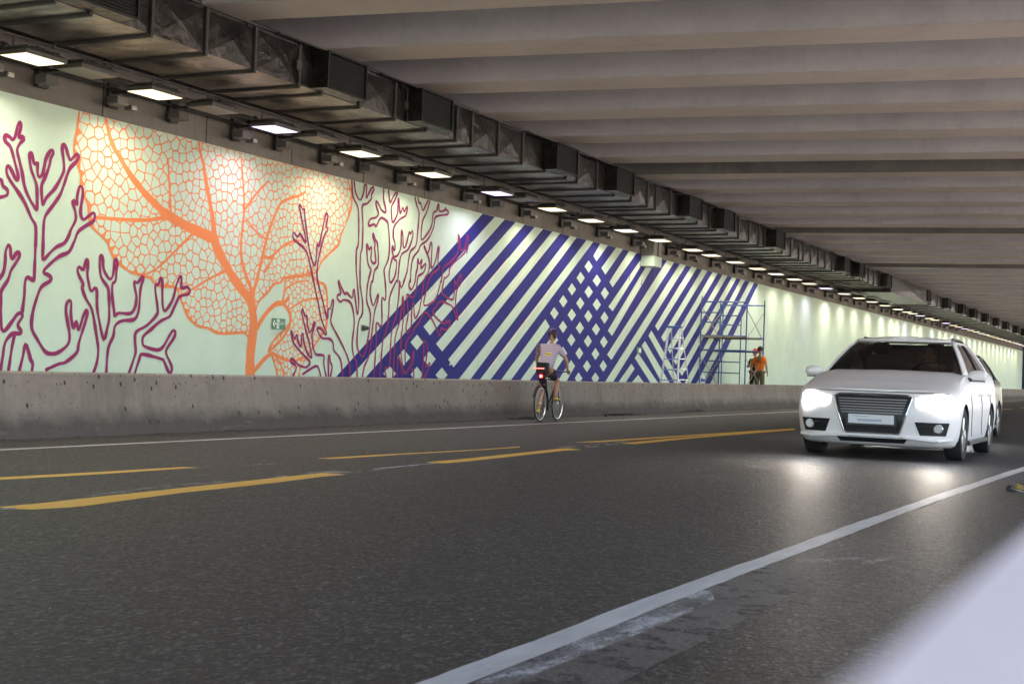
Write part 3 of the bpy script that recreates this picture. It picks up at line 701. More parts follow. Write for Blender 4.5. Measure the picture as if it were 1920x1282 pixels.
for j, y in enumerate((-1.5, 2.0, 5.2, 8.1, 10.9)):
    t = thing('wall_lamp', 'lit lamp on the mural wall left of the picture, ' + ('nearest the portal', 'second from the portal', 'third from the portal', 'fourth from the portal', 'last before the picture starts')[j], 'lamp', (LXc, y, LZ), 0, 'lamps outside the picture')
    lamp_parts(t, True, 'warm'); lamp_light('warm', y, t, LAMP_W)
for i, y in enumerate((14.55, 17.35, 20.2, 22.95, 25.75, 28.6)):
    t = thing('unlit_lamp', f'unlit grey lamp with ribbed glass, {ordn(i+1)} unlit one from the left', 'lamp', (LXc+.02, y, LZ+.02), 0, 'unlit lamps between the lit ones')
    lamp_parts(t, False, 'warm')
# pipes and hangers along the wall
for n, (x, z, r, lb) in enumerate(((-14.48, 5.02, .022, 'thin grey conduit on the wall right behind the lamps'), (-13.45, 5.06, .016, 'thin cable pipe running above the row of lamps'),
                                   (-14.35, 5.14, .028, 'thicker dark conduit high on the wall over the lamps'))):
    mb = MB(); mb.tube((x, Y0, z), (x, 146, z), r, 8)
    for k in range(50): mb.tube((x, 8+2.8*k, z), (x, 8.06+2.8*k, z), r*1.9, 8)
    tag(mb.build('conduit_pipe', M['darkmetal'], smooth=40), lb, 'pipe')
for i in range(14):
    y = 13.75+2.8*i; mb = MB()
    mb.path([(-14.57, y, 5.12), (-14.3, y, 5.12), (-14.3, y, 5.3)], .013, 6); mb.tube((-14.6, y, 5.12), (-14.5, y, 5.12), .03)
    mb.path([(-14.57, y, 5.12), (-14.57, y, 5.24)], .013, 6)
    tag(mb.build('pipe_hanger', M['darkmetal']), f'small bent metal hook under the duct, {ordn(i+1)} from the left', 'hook', 'small hooks under the duct')

# ------------------------------------------------------------------ ventilation duct
DX0, DX1, DZ0, DZ1 = -14.06, -12.40, 5.30, 5.90
duct = thing('ventilation_duct', 'long dusty sheet metal duct with side outlets under the ceiling', 'duct', (0, 0, 0))
def duct_section(y0, y1, dx=0, dz=0):
    """box section whose side and bottom sheets are cross-broken"""
    x0, x1, z0, z1 = DX0, DX1+dx, DZ0+dz, DZ1
    mb = MB(); ym, d = (y0+y1)/2, .038
    a, b, c, e = (x1,y0,z0), (x1,y1,z0), (x1,y1,z1), (x1,y0,z1); m_ = (x1+d, ym, (z0+z1)/2)
    mb.add([a,b,c,e,m_], [(0,1,4),(1,2,4),(2,3,4),(3,0,4)])
    nx, ny = 9, 7; rows = []
    for i in range(nx):
        row = []
        for j in range(ny):
            u, v = i/(nx-1), j/(ny-1); k = min(u, 1-u, v, 1-v)*2
            row.append((x0+(x1-x0)*u, y0+(y1-y0)*v, z0-.03*k+random.uniform(-.006, .006)*(0 < i < nx-1 and 0 < j < ny-1)))
        rows.append(row)
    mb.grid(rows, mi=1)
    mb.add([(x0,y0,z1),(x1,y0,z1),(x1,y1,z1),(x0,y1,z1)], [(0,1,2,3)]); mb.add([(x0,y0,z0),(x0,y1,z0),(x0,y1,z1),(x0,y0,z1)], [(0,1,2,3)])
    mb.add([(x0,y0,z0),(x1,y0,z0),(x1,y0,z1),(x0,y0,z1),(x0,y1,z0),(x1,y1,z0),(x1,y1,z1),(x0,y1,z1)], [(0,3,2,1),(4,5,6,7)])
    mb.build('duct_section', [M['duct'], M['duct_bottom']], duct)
def flange(y, dx=0, dz=0):
    mb = MB(); x0, x1, z0, z1, w = DX0, DX1+dx, DZ0+dz, DZ1, .03
    for yy in (y-.024, y+.004):
        mb.box(x0-w, x1+w, yy, yy+.02, z0-w-.02, z0-.012); mb.box(x1+.004, x1+w+.01, yy, yy+.02, z0-w, z1+w); mb.box(x0-w, x1+w, yy, yy+.02, z1+.004, z1+w)
    mb.box(x0, x1+.012, y-.05, y+.05, z0-.013, z0-.009)
    mb.build('flange', M['flange'], duct)
def outlet(y1, L=1.12):
    x0, x1 = DX1+.024, DX1+.335; y0 = y1-L; z0, z1 = DZ0+.01, DZ1-.02
    mb = MB()
    mb.add([(x0,y0,z0),(x1,y0,z0),(x1,y0,z1),(x0,y0,z1),(x0,y1,z0),(x1,y1,z0),(x1,y1,z1),(x0,y1,z1)], [(0,3,2,1),(4,5,6,7),(0,4,5,1),(3,2,6,7),(0,3,7,4)])
    o = mb.build('outlet_box', M['duct'], duct)
    mb = MB(); mb.add([(x1-.03,y0+.02,z0+.02),(x1-.03,y1-.02,z0+.02),(x1-.03,y1-.02,z1-.02),(x1-.03,y0+.02,z1-.02)], [(0,1,2,3)])
    for k in range(13):
        z = z0+.03+k*.041; mb.add([(x1-.001,y0+.01,z),(x1-.001,y1-.01,z),(x1-.026,y1-.01,z+.026),(x1-.026,y0+.01,z+.026)], [(0,1,2,3)])
    mb.box(x1, x1+.012, y0-.01, y1+.01, z0-.012, z0+.02); mb.box(x1, x1+.012, y0-.01, y1+.01, z1-.02, z1+.012)
    mb.box(x1, x1+.0121, y0-.0101, y0+.02, z0+.021, z1-.021); mb.box(x1, x1+.0121, y1-.02, y1+.0101, z0+.021, z1-.021)
    mb.build('louvre_grille', M['black'], o)
outs = [13.65, 19.1, 22.05, 27.85, 31.3, 36.6, 39.7, 45.4, 55.5, 58.3, 64.2]
y = Y0+.5; n = 0
while y < 64:
    L = 1.13 if n % 5 else .62
    duct_section(y+.004, y+L-.004); flange(y+L); y += L; n += 1
outs2 = [75, 82, 88, 93, 99, 105, 111, 118, 124, 131]
duct_section(64.2, 74.3, .30, -.18); flange(74.35, .3, -.18)
y = 74.4
while y < 136:
    duct_section(y+.004, y+2.3); flange(y+2.33); y += 2.36
for q in outs+outs2: outlet(q)
mb = MB(); mb.tube((DX1-.12, Y0, DZ1+.12), (DX1-.12, 62, DZ1+.12), .035, 8)
for q in outs: mb.box(DX1-.02, DX1+.12, q-2.1, q+.3, DZ1+.035, DZ1+.06)
mb.build('edge_rail', M['darkmetal'], duct)
for q in (17.6, 20.9, 31.0, 36.0):
    mb = MB(); mb.box(DX1+.03, DX1+.065, q-.06, q+.06, DZ0+.22, DZ0+.36)
    mb.path([(DX1+.05, q, DZ0+.22), (DX1+.06, q+.03, DZ0+.08), (DX1+.04, q+.01, DZ0-.02)], .008); mb.path([(DX1+.05, q, DZ0+.36), (DX1+.06, q, DZ0+.55), (DX1-.05, q-.15, DZ1+.1)], .008)
    mb.build('sensor_box', M['greybox'], duct)
for k in range(22):
    y = 16.8+k*5.66*.5; mb = MB(); mb.tube((DX1-.35, y, DZ1), (DX1-.35, y, 7.05), .012, 6); mb.build('hanger_rod', M['darkmetal'], duct)

# ------------------------------------------------------------------ box hanging on the mural wall
t = thing('utility_box', 'large pale box on the wall with its lower part painted mint', 'wall box', (XW, 38.6, 0))
x0, x1 = .0, .42
MB().box(x0+.002, x1, 0, .68, 4.53, 5.02).build('box_body', M['box_pale'] if 'box_pale' in M else M['greybox'], t, bevel=.01)
MB().box(x0+.012, x1+.003, -.003, .683, 4.22, 4.528).build('painted_lower_part', M['mint'], t, bevel=.01)
MB().box(x1+.004, x1+.02, .30, .36, 4.54, 5.02).build('cover_strip', M['darkmetal'], t)
# small fittings on the mural
p = onx(680, 615, XW); mb = MB(); mb.tube((XW+.016, p.y, p.z), (XW+.10, p.y, p.z), .045, 12); mb.tube((XW+.09, p.y, p.z), (XW+.14, p.y, p.z), .03, 12); mb.box(XW+.0152, XW+.02, p.y-.06, p.y+.06, p.z-.06, p.z+.06)
tag(mb.build('pipe_stub', M['greybox'], smooth=40), 'small grey pipe stub sticking out of the mint wall', 'pipe stub')
# exit sign
M['sign_green'] = mat('sign_green', (.015,.17,.075), .35); M['sign_white'] = mat('sign_white', (.75,.78,.72), .4); M['sign_pale'] = mat('sign_pale_green', (.28,.50,.38), .4)
a, b = U(508, 597), U(533, 617); s0 = (a.x+b.x)/2; z0 = (a.y+b.y)/2; W, H = .40, .19
def sign(name, label, s0, z0, W, H, full=True):
    t = thing(name, label, 'sign', (XW, s0, z0))
    MB().box(.016, .028, -W/2, W/2, -H/2, H/2).build('sign_plate', M['sign_green'], t, bevel=.006)
    x = .0295; pc = MB()
    def P(pts): pc.add([(x, u*W, v*H) for u, v in pts], [tuple(range(len(pts)))])
    if full:
        P([(-.20,-.06),(-.20,.06),(-.32,.06),(-.32,-.06)])
        P([(-.46,0),(-.36,.30),(-.29,.30),(-.38,0)]); P([(-.46,0),(-.38,0),(-.29,-.30),(-.36,-.30)])
        pc.build('arrow', M['sign_white'], t)
        q = MB(); q.add([(x, u*W, v*H) for u, v in ((-.17,-.43),(.03,-.43),(.03,.43),(-.17,.43))], [(0,1,2,3)])
        pict = q.build('door_panel', M['sign_white'], t)
        q = MB(); x2 = x+.0015
        def P2(pts): q.add([(x2, u*W, v*H) for u, v in pts], [tuple(range(len(pts)))])
        P2([(-.10+.035*math.cos(k*math.pi/4), .30+.07*math.sin(k*math.pi/4)) for k in range(8)])
        P2([(-.10,.20),(-.04,.18),(-.05,-.08),(-.09,-.06)]); P2([(-.10,.2),(-.16,.02),(-.14,0),(-.08,.14)]); P2([(-.045,.16),(.01,.05),(.0,.0),(-.05,.1)])
        P2([(-.09,-.06),(-.05,-.06),(-.11,-.36),(-.15,-.38),(-.14,-.34)]); P2([(-.06,-.06),(-.04,-.08),(.0,-.2),(.02,-.36),(-.01,-.36),(-.03,-.2)])
        q.build('running_figure', M['sign_green'], pict)
        for txt, sz, v, m_ in (('EMERGENCY', .033, .22, 'sign_pale'), ('EXIT', .055, -.09, 'sign_white'), ('75', .036, -.36, 'sign_pale')):
            cu = bpy.data.curves.new('t', 'FONT'); cu.body = txt; cu.size = sz*1.25; cu.align_x = 'CENTER'
            to = bpy.data.objects.new('t', cu); COL.objects.link(to)
            dg = bpy.context.evaluated_depsgraph_get(); me = bpy.data.meshes.new_from_object(to.evaluated_get(dg))
            bpy.data.objects.remove(to); me.materials.clear(); me.materials.append(M[m_])
            wd = max(v_.co.x for v_ in me.vertices)-min(v_.co.x for v_ in me.vertices); k = min(1, .40*W/wd)
            me.transform(Matrix(((0,0,1,x),(k,0,0,.26*W),(0,1,0,v*H-.0),(0,0,0,1))))
            oo = bpy.data.objects.new('lettering', me); COL.objects.link(oo); oo.parent = t
    else:
        P([(-.1,-.3),(.35,-.3),(.35,.35),(-.1,.35)]); pc.build('pictogram', M['sign_white'], t)
sign('exit_sign', 'green emergency exit sign with arrow beside the orange leaf stem', s0, z0, W, H)
p = U(1197, 657); sign('wall_sign', 'tiny green and white sign on the blue stripes left of the ladder', p.x, p.y, .42, .19, False)

# ------------------------------------------------------------------ step ladder
M['alu'] = mat('aluminium', (.55,.56,.58), .35, .7); M['blue_plastic'] = mat('blue_paint_metal', (.06,.13,.42), .45, .2); M['blue_pale'] = mat('worn_blue', (.16,.26,.55), .5)
t = thing('step_ladder', 'aluminium step ladder with blue treads left of the scaffold', 'ladder', (-13.05, 37.0, FLOOR))
H = 2.08; wb, wt = .27, .17
def lad(x, y, z): return (x, y, z)
for s in (-1, 1):
    MB().add(*(lambda a, b: ([(a[0]-.02,a[1]-.035,a[2]),(a[0]+.02,a[1]-.035,a[2]),(a[0]+.02,a[1]+.035,a[2]),(a[0]-.02,a[1]+.035,a[2]),
        (b[0]-.02,b[1]-.035,b[2]),(b[0]+.02,b[1]-.035,b[2]),(b[0]+.02,b[1]+.035,b[2]),(b[0]-.02,b[1]+.035,b[2])],
        [(0,3,2,1),(4,5,6,7),(0,1,5,4),(1,2,6,5),(2,3,7,6),(3,0,4,7)]))((s*wb, 0, 0), (s*wt, .42, H))).build('front_rail', M['alu'], t)
    mb = MB(); mb.tube((s*wb*.92+.06, 1.15, 0), (s*wt*.92+.02, .52, H-.05), .016, 8); mb.build('rear_rail', M['alu'], t)
for k in range(1, 7):
    f = k/7.0; w = wb+(wt-wb)*f
    mb = MB(); mb.box(-w, w, .42*f-.045, .42*f+.045, H*f-.03, H*f); mb.build('tread', M['blue_pale'], t)
    mb = MB(); w2 = w*.92; yy = 1.15+(.52-1.15)*f; mb.tube((-w2+.05, yy, H*f), (w2+.05, yy, H*f), .012, 6); mb.build('rear_brace', M['alu'], t)
mb = MB(); mb.box(-wt-.03, wt+.03, .36, .56, H-.02, H+.04); mb.build('top_cap', M['blue_plastic'], t, bevel=.01)
mb = MB(); mb.tube((-wb, 0, .12), (-.08, .06, .30), .012); mb.tube((wb, 0, .12), (.08, .06, .30), .012); mb.build('foot_brace', M['alu'], t)
# ------------------------------------------------------------------ scaffold tower
M['scaf_blue'] = mat('scaffold_blue', (.05,.10,.30), .45, .3); M['plank'] = mat('plank_wood', (.30,.25,.18), .8); M['brace'] = mat('galvanised_brace', (.42,.38,.30), .5, .4)
t = thing('scaffold_tower', 'blue two storey scaffold tower with a plank deck beside the workers', 'scaffold', (0, 0, FLOOR))
def sframe(y, z0, h):
    x0, x1 = -14.53, -12.97; r = .024; mb = MB()
    for x in (x0, x1): mb.tube((x, y, z0), (x, y, z0+h), r, 8)
    mb.tube((x0, y, z0+h-.06), (x1, y, z0+h-.06), r, 8); mb.tube((x0, y, z0+h-.42), (x0+.72, y, z0+h-.42), r*.8, 8)
    xi = x0+.75; mb.tube((xi, y, z0), (xi, y, z0+h-.06), r*.8, 8)
    mb.tube((x1-.18, y, z0), (x1-.18, y, z0+h-.35), r*.0+.012, 6) if False else None
    mb.tube((x0, y, z0+.42), (xi, y, z0+.42), r*.8, 8); mb.tube((x0, y, z0+.86), (xi, y, z0+.86), r*.8, 8)
    mb.tube((x0+.01, y, z0+h), (x0+.01, y, z0+h+.12), r*.7, 8); mb.tube((x1, y, z0+h), (x1, y, z0+h+.12), r*.7, 8)
    return mb
for y in (44.3, 46.4):
    for z0, h in ((0, 1.66), (1.66, 1.60)):
        sframe(y, z0, h).build('end_frame', M['scaf_blue'], t)
    for z0 in (1.66,):
        mb = MB(); mb.tube((-14.53, y, z0+.42), (-12.97, y, z0+.42), .022); mb.build('cross_bar', M['scaf_blue'], t)
for x in (-14.50, -12.99):
    for z0, h in ((.30, 1.05), (1.95, 1.0)):
        mb = MB(); mb.tube((x, 44.3, z0), (x, 46.4, z0+h), .013, 6); mb.build('diagonal_brace', M['brace'], t)
        mb = MB(); mb.tube((x+.03, 44.3, z0+h), (x+.03, 46.4, z0), .013, 6); mb.build('diagonal_brace', M['brace'], t)
    mb = MB(); mb.tube((x, 44.3, 1.60), (x, 46.4, 1.60), .02, 6); mb.build('side_rail', M['scaf_blue'], t)
for k in range(5):
    mb = MB(); mb.box(-14.42+k*.27, -14.17+k*.27, 44.15, 46.55, 2.02+.002*k, 2.06+.002*k); mb.build('plank', M['plank'], t)
# ------------------------------------------------------------------ spray bottle on the barrier
M['bottle'] = mat('bottle_plastic', (.75,.78,.80), .3); M['bottle_blue'] = mat('bottle_label', (.05,.14,.5), .4)
t = thing('plastic_bottle', 'white bottle with blue label standing on the barrier by the scaffold', 'bottle', (-12.76, 39.26, .812))
mb = MB(); mb.lathe([(.0,0),(.06,0),(.066,.02),(.066,.17),(.05,.22),(.018,.25),(.018,.27),(0,.27)], (0,0,0), 'Z', 16); mb.build('bottle_body', M['bottle'], t, smooth=40)
mb = MB(); mb.lathe([(.0675,.05),(.0675,.14)], (0,0,0), 'Z', 16); mb.build('bottle_label', M['bottle_blue'], t, smooth=40)
mb = MB(); mb.box(-.015,.015,-.02,.02,.27,.30); mb.box(-.012,.07,-.012,.012,.30,.325); mb.build('spray_head', M['bottle'], t, bevel=.004)

# ------------------------------------------------------------------ debris
M['leaf_litter'] = mat('leaf_litter', (.035,.028,.02), .9)
def litter(name, x, y, n, s, label):
    mb = MB()
    for _ in range(n):
        c = Vector((x+random.gauss(0, s*.25), y+random.gauss(0, s), .008+abs(random.gauss(0, .02)))); a = random.uniform(0, 6.3); r = random.uniform(.02, .06)
        u = Vector((math.cos(a), math.sin(a), random.uniform(-.3, .5)))*r; v = Vector((-math.sin(a), math.cos(a), random.uniform(0, .5)))*r*.5
        mb.add([c-u, c+v, c+u, c-v+Vector((0,0,.01))], [(0,1,2),(0,2,3)])
    tag(mb.build(name, M['leaf_litter'], solid=None), label, 'litter', kind='stuff')
litter('leaf_litter', -12.35, 26.3, 120, .35, 'dark heap of dry leaves at the barrier foot behind the cyclist')
litter('leaf_litter', -12.35, 31.6, 140, .45, 'dark heap of dry leaves at the barrier foot right of the cyclist')
litter('leaf_litter', -12.35, 110, 160, 1.2, 'far dark leaf litter at the barrier foot beyond the white car')
mb = MB()
for k in range(900):
    y = random.uniform(9, 60); c = Vector((-12.44+random.uniform(-.02, .10)**1, y, .006)); r = random.uniform(.012, .035)
    a = random.uniform(0, 6.3); mb.add([c+Vector((r*math.cos(a+q), r*math.sin(a+q), random.uniform(0, .015))) for q in (0, 2.1, 4.2)], [(0,1,2)])
tag(mb.build('gutter_grit', M['leaf_litter'], solid=None), 'dark grit gathered along the foot of the barrier', 'grit', kind='stuff')
t = thing('rubbish_scrap', 'pale crumpled scrap lying at the foot of the barrier', 'rubbish', (-12.3, 37.2, 0))
mb = MB(); rows = [[Vector((random.uniform(-.02,.02)+.06*i, -.35+.1*j, .02+.07*abs(math.sin(i*1.7+j*1.1))+random.uniform(0,.03))) for j in range(8)] for i in range(4)]
mb.grid(rows); mb.build('crumpled_sheet', M['greybox'], t, solid=.006)
c = onz(1906, 921, 0)
t = thing('metal_scrap', 'small yellow block with silver loop lying on the road at right edge', 'scrap', (c.x, c.y, 0), R(20))
M['scrap_yellow'] = mat('scrap_yellow', (.30,.19,.03), .7)
mb = MB(); mb.box(-.045,.045,-.05,.05,.035,.11, M=Matrix.Rotation(R(25),4,'Y')); mb.build('yellow_block', M['scrap_yellow'], t, bevel=.01)
mb = MB(); mb.path([(-.09,-.06,.05),(-.03,-.10,.03),(.05,-.12,.012),(.09,-.09,.012),(.10,-.03,.03),(.08,.03,.06)], .008); mb.build('metal_loop', M['alu'], t)
mb = MB(); mb.lathe([(.0,-.02),(.04,-.02),(.045,0),(.04,.02),(0,.02)], (-.10,0,.045), 'Y', 14); mb.box(-.13,-.02,-.03,.03,.003,.03); mb.build('dark_housing', M['black'], t); t.scale = (.7, .7, .7)
t = MB(); pts = [Vector((-1.55,5.35,.008)), Vector((-1.50,5.50,.02)), Vector((-1.40,5.62,.012))]
o1 = onz(1540,1163,0); o2 = onz(1592,1157,0)
t.path([o1+Vector((0,0,.006)), o1.lerp(o2,.5)+Vector((0,.01,.014)), o2+Vector((0,0,.006))], .0018, 5)
M['twig'] = mat('dry_twig', (.12,.10,.05), .9); tag(t.build('dry_twig', M['twig']), 'thin dry twig lying on the near asphalt', 'twig')
mb = MB(); random.seed(3)
for k in range(150):
    y = random.uniform(4, 16)**1.0; x = random.uniform(-9, -.5); r = random.uniform(.0015, .0045)
    c = Vector((x, y, r*.5)); mb.add([c+Vector(v)*r for v in ((1,0,0),(0,1,0),(-1,0,0),(0,-1,0),(0,0,1.1))], [(0,1,4),(1,2,4),(2,3,4),(3,0,4)])
M['grit'] = mat('pale_grit', (.5,.48,.45), .7)
tag(mb.build('loose_grit', M['grit'], solid=None), 'pale grains of loose grit on the near asphalt', 'grit', kind='stuff')
random.seed(11)

# ------------------------------------------------------------------ people
def skin(name, nodes, edges, mt, parent, sub=2, root=0, tf=None):
    """nodes: list of (x,y,z,rx,ry)"""
    me = bpy.data.meshes.new(name); me.from_pydata([Vector(n[:3]) for n in nodes], edges, [])
    o = bpy.data.objects.new(name, me); COL.objects.link(o)
    md = o.modifiers.new('skin', 'SKIN'); md.use_smooth_shade = True
    for i, n in enumerate(nodes):
        sv = me.skin_vertices[0].data[i]; sv.radius = (n[3], n[4] if len(n) > 4 else n[3]); sv.use_root = (i == root)
    ss = o.modifiers.new('sub', 'SUBSURF'); ss.levels = sub; ss.render_levels = sub
    dg = bpy.context.evaluated_depsgraph_get(); m2 = bpy.data.meshes.new_from_object(o.evaluated_get(dg))
    bpy.data.objects.remove(o); m2.materials.clear(); m2.materials.append(mt)
    m2.polygons.foreach_set('use_smooth', [True]*len(m2.polygons))
    if tf: m2.transform(tf)
    o = bpy.data.objects.new(name, m2); COL.objects.link(o); o.parent = parent; return o
M['skin'] = mat('skin', (.50,.27,.18), .5); M['hair'] = mat('dark_hair', (.03,.022,.018), .7)
M['orange_shirt'] = mat('orange_shirt', (1.0,.24,.012), .7); M['khaki'] = mat('khaki_shorts', (.20,.15,.09), .85); M['dark_cloth'] = mat('dark_cloth', (.022,.022,.028), .85)
M['hiviz'] = mat('hiviz_yellow', (.75,.55,.05), .6); M['red_hat'] = mat('red_hat', (.55,.04,.04), .5); M['white_cloth'] = mat('white_cloth', (.75,.72,.75), .8); M['camo'] = mat('camo_cap', (.07,.065,.045), .85)
M['print'] = mat('shirt_print', (.35,.06,.01), .8)
def head(parent, c, yaw, mt=None, s=1.0):
    """egg-shaped head with brow, nose, lips, chin and ears; faces -y before yaw"""
    mb = MB(); rows = []; n = 20
    prof = [(-.125,.020),(-.118,.044),(-.095,.058),(-.06,.068),(-.02,.073),(.02,.076),(.06,.074),(.09,.062),(.112,.040),(.122,.012)]
    for z, r in prof:
        row = []
        for k in range(n):
            a = 2*math.pi*k/n; x = r*math.cos(a)*.98; y = r*math.sin(a)*1.22
            if y < 0:  # face side
                fx = math.exp(-(x/.016)**2)
                y -= .020*fx*math.exp(-((z+.015)/.022)**2) + .008*math.exp(-(x/.03)**2)*math.exp(-((z+.058)/.012)**2) + .010*math.exp(-(x/.03)**2)*math.exp(-((z+.10)/.02)**2)
                y += .010*math.exp(-((abs(x)-.03)/.014)**2)*math.exp(-((z-.012)/.014)**2)
            row.append((x, y+.01, z))
        rows.append(row)
    mb.grid(rows, True); mb.add(rows[0], [tuple(range(n))]); mb.add(rows[-1], [tuple(range(n))])
    for sg in (-1, 1):
        mb.lathe([(.0,-.008),(.022,-.008),(.026,0),(.020,.010),(0,.008)], (sg*.078, .015, -.01), 'X', 10)
    o = mb.build('head', mt or M['skin'], parent, smooth=180)
    o.matrix_local = Matrix.Translation(c) @ Matrix.Rotation(yaw, 4, 'Z') @ Matrix.Scale(s, 4)
    return o
def cap(parent, c, yaw, mt, brim=True, helmet=False):
    mb = MB(); rows = []; n = 20; k0 = 1.12
    for i in range(6):
        a = i/5*math.pi/2; r = math.cos(a)*.088*k0; z = .02+math.sin(a)*.115
        rows.append([(r*math.cos(2*math.pi*k/n), r*1.2*math.sin(2*math.pi*k/n)+.01, z) for k in range(n)])
    mb.grid(rows, True)
    if brim:
        rr = 1.32 if helmet else 1.0
        mb.add([(.085*rr*math.cos(a), .01-.11-.07*math.sin(a) if not helmet else .01-.118*rr*math.sin(a), .022) for a in [math.pi*j/8 for j in range(9)]]+[(0,.0,.03)], [tuple(range(10))])
    o = mb.build('hat', mt, parent, smooth=50, solid=.006); o.matrix_local = Matrix.Translation(c) @ Matrix.Rotation(yaw, 4, 'Z'); return o
def hand(nodes, edges, wrist, d, side, palm_n, s=1.0, grip=False):
    """adds a palm with five finger chains to a skin graph; wrist index, d = direction, side = thumb direction"""
    d = d.normalized(); side = (side - d*side.dot(d)).normalized(); pn = d.cross(side).normalized()*palm_n
    w = Vector(nodes[wrist][:3]); p = w + d*.055*s; nodes.append((*p, .024*s, .016*s)); pi = len(nodes)-1; edges.append((wrist, pi))
    for k, (off, L) in enumerate(((.026,.070),(.009,.080),(-.009,.074),(-.026,.058))):
        a = p + side*off*s + d*.035*s; b = a + d*L*.5*s + pn*(.012 if not grip else .03)*s; c = b + (d*(.45 if not grip else -.1) + pn*(.25 if not grip else .5))*L*s
        i = len(nodes); nodes += [(*a, .0085*s), (*b, .0078*s), (*c, .0068*s)]; edges += [(pi, i), (i, i+1), (i+1, i+2)]
    a = p + side*.035*s - d*.02*s; b = a + (d*.7+side*.55)*.035*s; c = b + d*.028*s + pn*.01*s
    i = len(nodes); nodes += [(*a, .011*s), (*b, .0095*s), (*c, .008*s)]; edges += [(pi, i), (i, i+1), (i+1, i+2)]
def worker(name, label, loc, rz, pose, hat, shirt_m, leg_m, shirt_long=False):
    t = thing(name, label, 'person', loc, rz)
    # pose: dict with joints; figure faces -y
    J = dict(pelvis=(0,0,.93), waist=(0,0,1.08), chest=(0,.0,1.28), neck=(0,.01,1.46), skull=(0,-.005,1.55),
             lsh=(.175,.01,1.40), lel=(.24,.03,1.12), lwr=(.26,-.03,.88), rsh=(-.175,.01,1.40), rel=(-.24,.03,1.12), rwr=(-.26,-.03,.88),
             lhip=(.095,0,.88), lkn=(.11,-.02,.48), lan=(.12,.02,.09), lto=(.14,-.13,.035), rhip=(-.095,0,.88), rkn=(-.11,-.02,.48), ran=(-.12,.02,.09), rto=(-.14,-.13,.035))
    J.update(pose); J = {k: Vector(v) for k, v in J.items()}
    order = ['pelvis','waist','chest','neck','skull','lsh','lel','lwr','rsh','rel','rwr','lhip','lkn','lan','lto','rhip','rkn','ran','rto']
    rad = dict(pelvis=(.15,.105), waist=(.135,.10), chest=(.155,.105), neck=(.055,.055), skull=(.05,.05), lsh=(.055,.055), lel=(.042,.042), lwr=(.028,.024), lhip=(.085,.085), lkn=(.058,.058), lan=(.040,.042), lto=(.04,.025))
    for k in list(rad): 
        if k[0] == 'l': rad['r'+k[1:]] = rad[k]
    nodes = [(*J[k], *rad[k]) for k in order]; ix = {k: i for i, k in enumerate(order)}
    E_ = [('pelvis','waist'),('waist','chest'),('chest','neck'),('neck','skull'),('chest','lsh'),('lsh','lel'),('lel','lwr'),('chest','rsh'),('rsh','rel'),('rel','rwr'),
          ('pelvis','lhip'),('lhip','lkn'),('lkn','lan'),('lan','lto'),('pelvis','rhip'),('rhip','rkn'),('rkn','ran'),('ran','rto')]
    edges = [(ix[a], ix[b]) for a, b in E_]
    for sd, sg in (('l', 1), ('r', -1)):
        hand(nodes, edges, ix[sd+'wr'], J[sd+'wr']-J[sd+'el'], Vector((0,-1,0)), sg)
    skin('body', nodes, edges, M['skin'], t)
    # shirt
    g = 1.13; def_ = lambda k, f=g: (*J[k], rad[k][0]*f, rad[k][1]*f)
    lsl = .6 if not shirt_long else .97
    n2 = [(*(J['pelvis']+Vector((0,0,-.02))), .165, .12), def_('waist', 1.18), def_('chest'), (*(J['neck']+Vector((0,0,-.07))), .075, .07), def_('lsh', 1.25), (*J['lsh'].lerp(J['lel'], lsl), .062, .062), def_('rsh', 1.25), (*J['rsh'].lerp(J['rel'], lsl), .062, .062)]
    sh = skin('shirt', n2, [(0,1),(1,2),(2,3),(2,4),(4,5),(2,6),(6,7)], shirt_m, t)
    # trousers / shorts
    def leg(s): return [(*J[s+'hip'], .10, .10), (*J[s+'hip'].lerp(J[s+'kn'], .55), .09, .09), (*J[s+'kn'].lerp(J[s+'an'], .12), .082, .082)]
    n3 = [(*(J['pelvis']+Vector((0,0,-.0))), .155, .115)] + leg('l') + leg('r')
    if leg_m is M['dark_cloth']:
        n3[3] = (*J['lkn'], .075, .075); n3[6] = (*J['rkn'], .075, .075)
        n3 += [(*J['lan'].lerp(J['lkn'], .1), .06, .06), (*J['ran'].lerp(J['rkn'], .1), .06, .06)]
        skin('trousers', n3, [(0,1),(1,2),(2,3),(0,4),(4,5),(5,6),(3,7),(6,8)], leg_m, t)
    else:
        skin('shorts', n3, [(0,1),(1,2),(2,3),(0,4),(4,5),(5,6)], leg_m, t)
    for s in ('l', 'r'):
        skin('shoe', [(*(J[s+'an']+Vector((0,.03,-.03))), .05, .05), (*(J[s+'an'].lerp(J[s+'to'], .5)+Vector((0,0,-.02))), .05, .045), (*J[s+'to'], .045, .035)], [(0,1),(1,2)], M['dark_cloth'], t)
    return t, J
# orange shirt, seen from behind (faces away from the camera, turned a little left)
t, J = worker('person', 'worker in an orange t-shirt, khaki shorts and dark cap, back turned', (-13.02, 46.2, FLOOR), R(168),
    dict(lel=(.29,.04,1.13), lwr=(.33,-.02,.89), rel=(-.26,.02,1.13), rwr=(-.24,-.10,.92)), None, M['orange_shirt'], M['khaki'])
head(t, (0,-.01,1.665), R(12)); cap(t, (0,-.01,1.675), R(12), M['camo'])
mb = MB(); mb.lathe([(.066,-.045),(.080,-.02),(.086,.0),(.086,.03)], (0,.012,1.675), 'Z', 18); mb.build('hair', M['hair'], t, smooth=60)
mb = MB()
for z, w in ((1.325, .05), (1.285, .115), (1.262, .10)):
    x = -w
    while x < w: 
        dx = random.uniform(.008, .02); zz = z+random.uniform(-.003, .003); yb = .125-.25*abs(x)**1.6
        mb.box(x, x+dx, yb, yb+.004, zz-.008, zz+.008); x += dx+.006
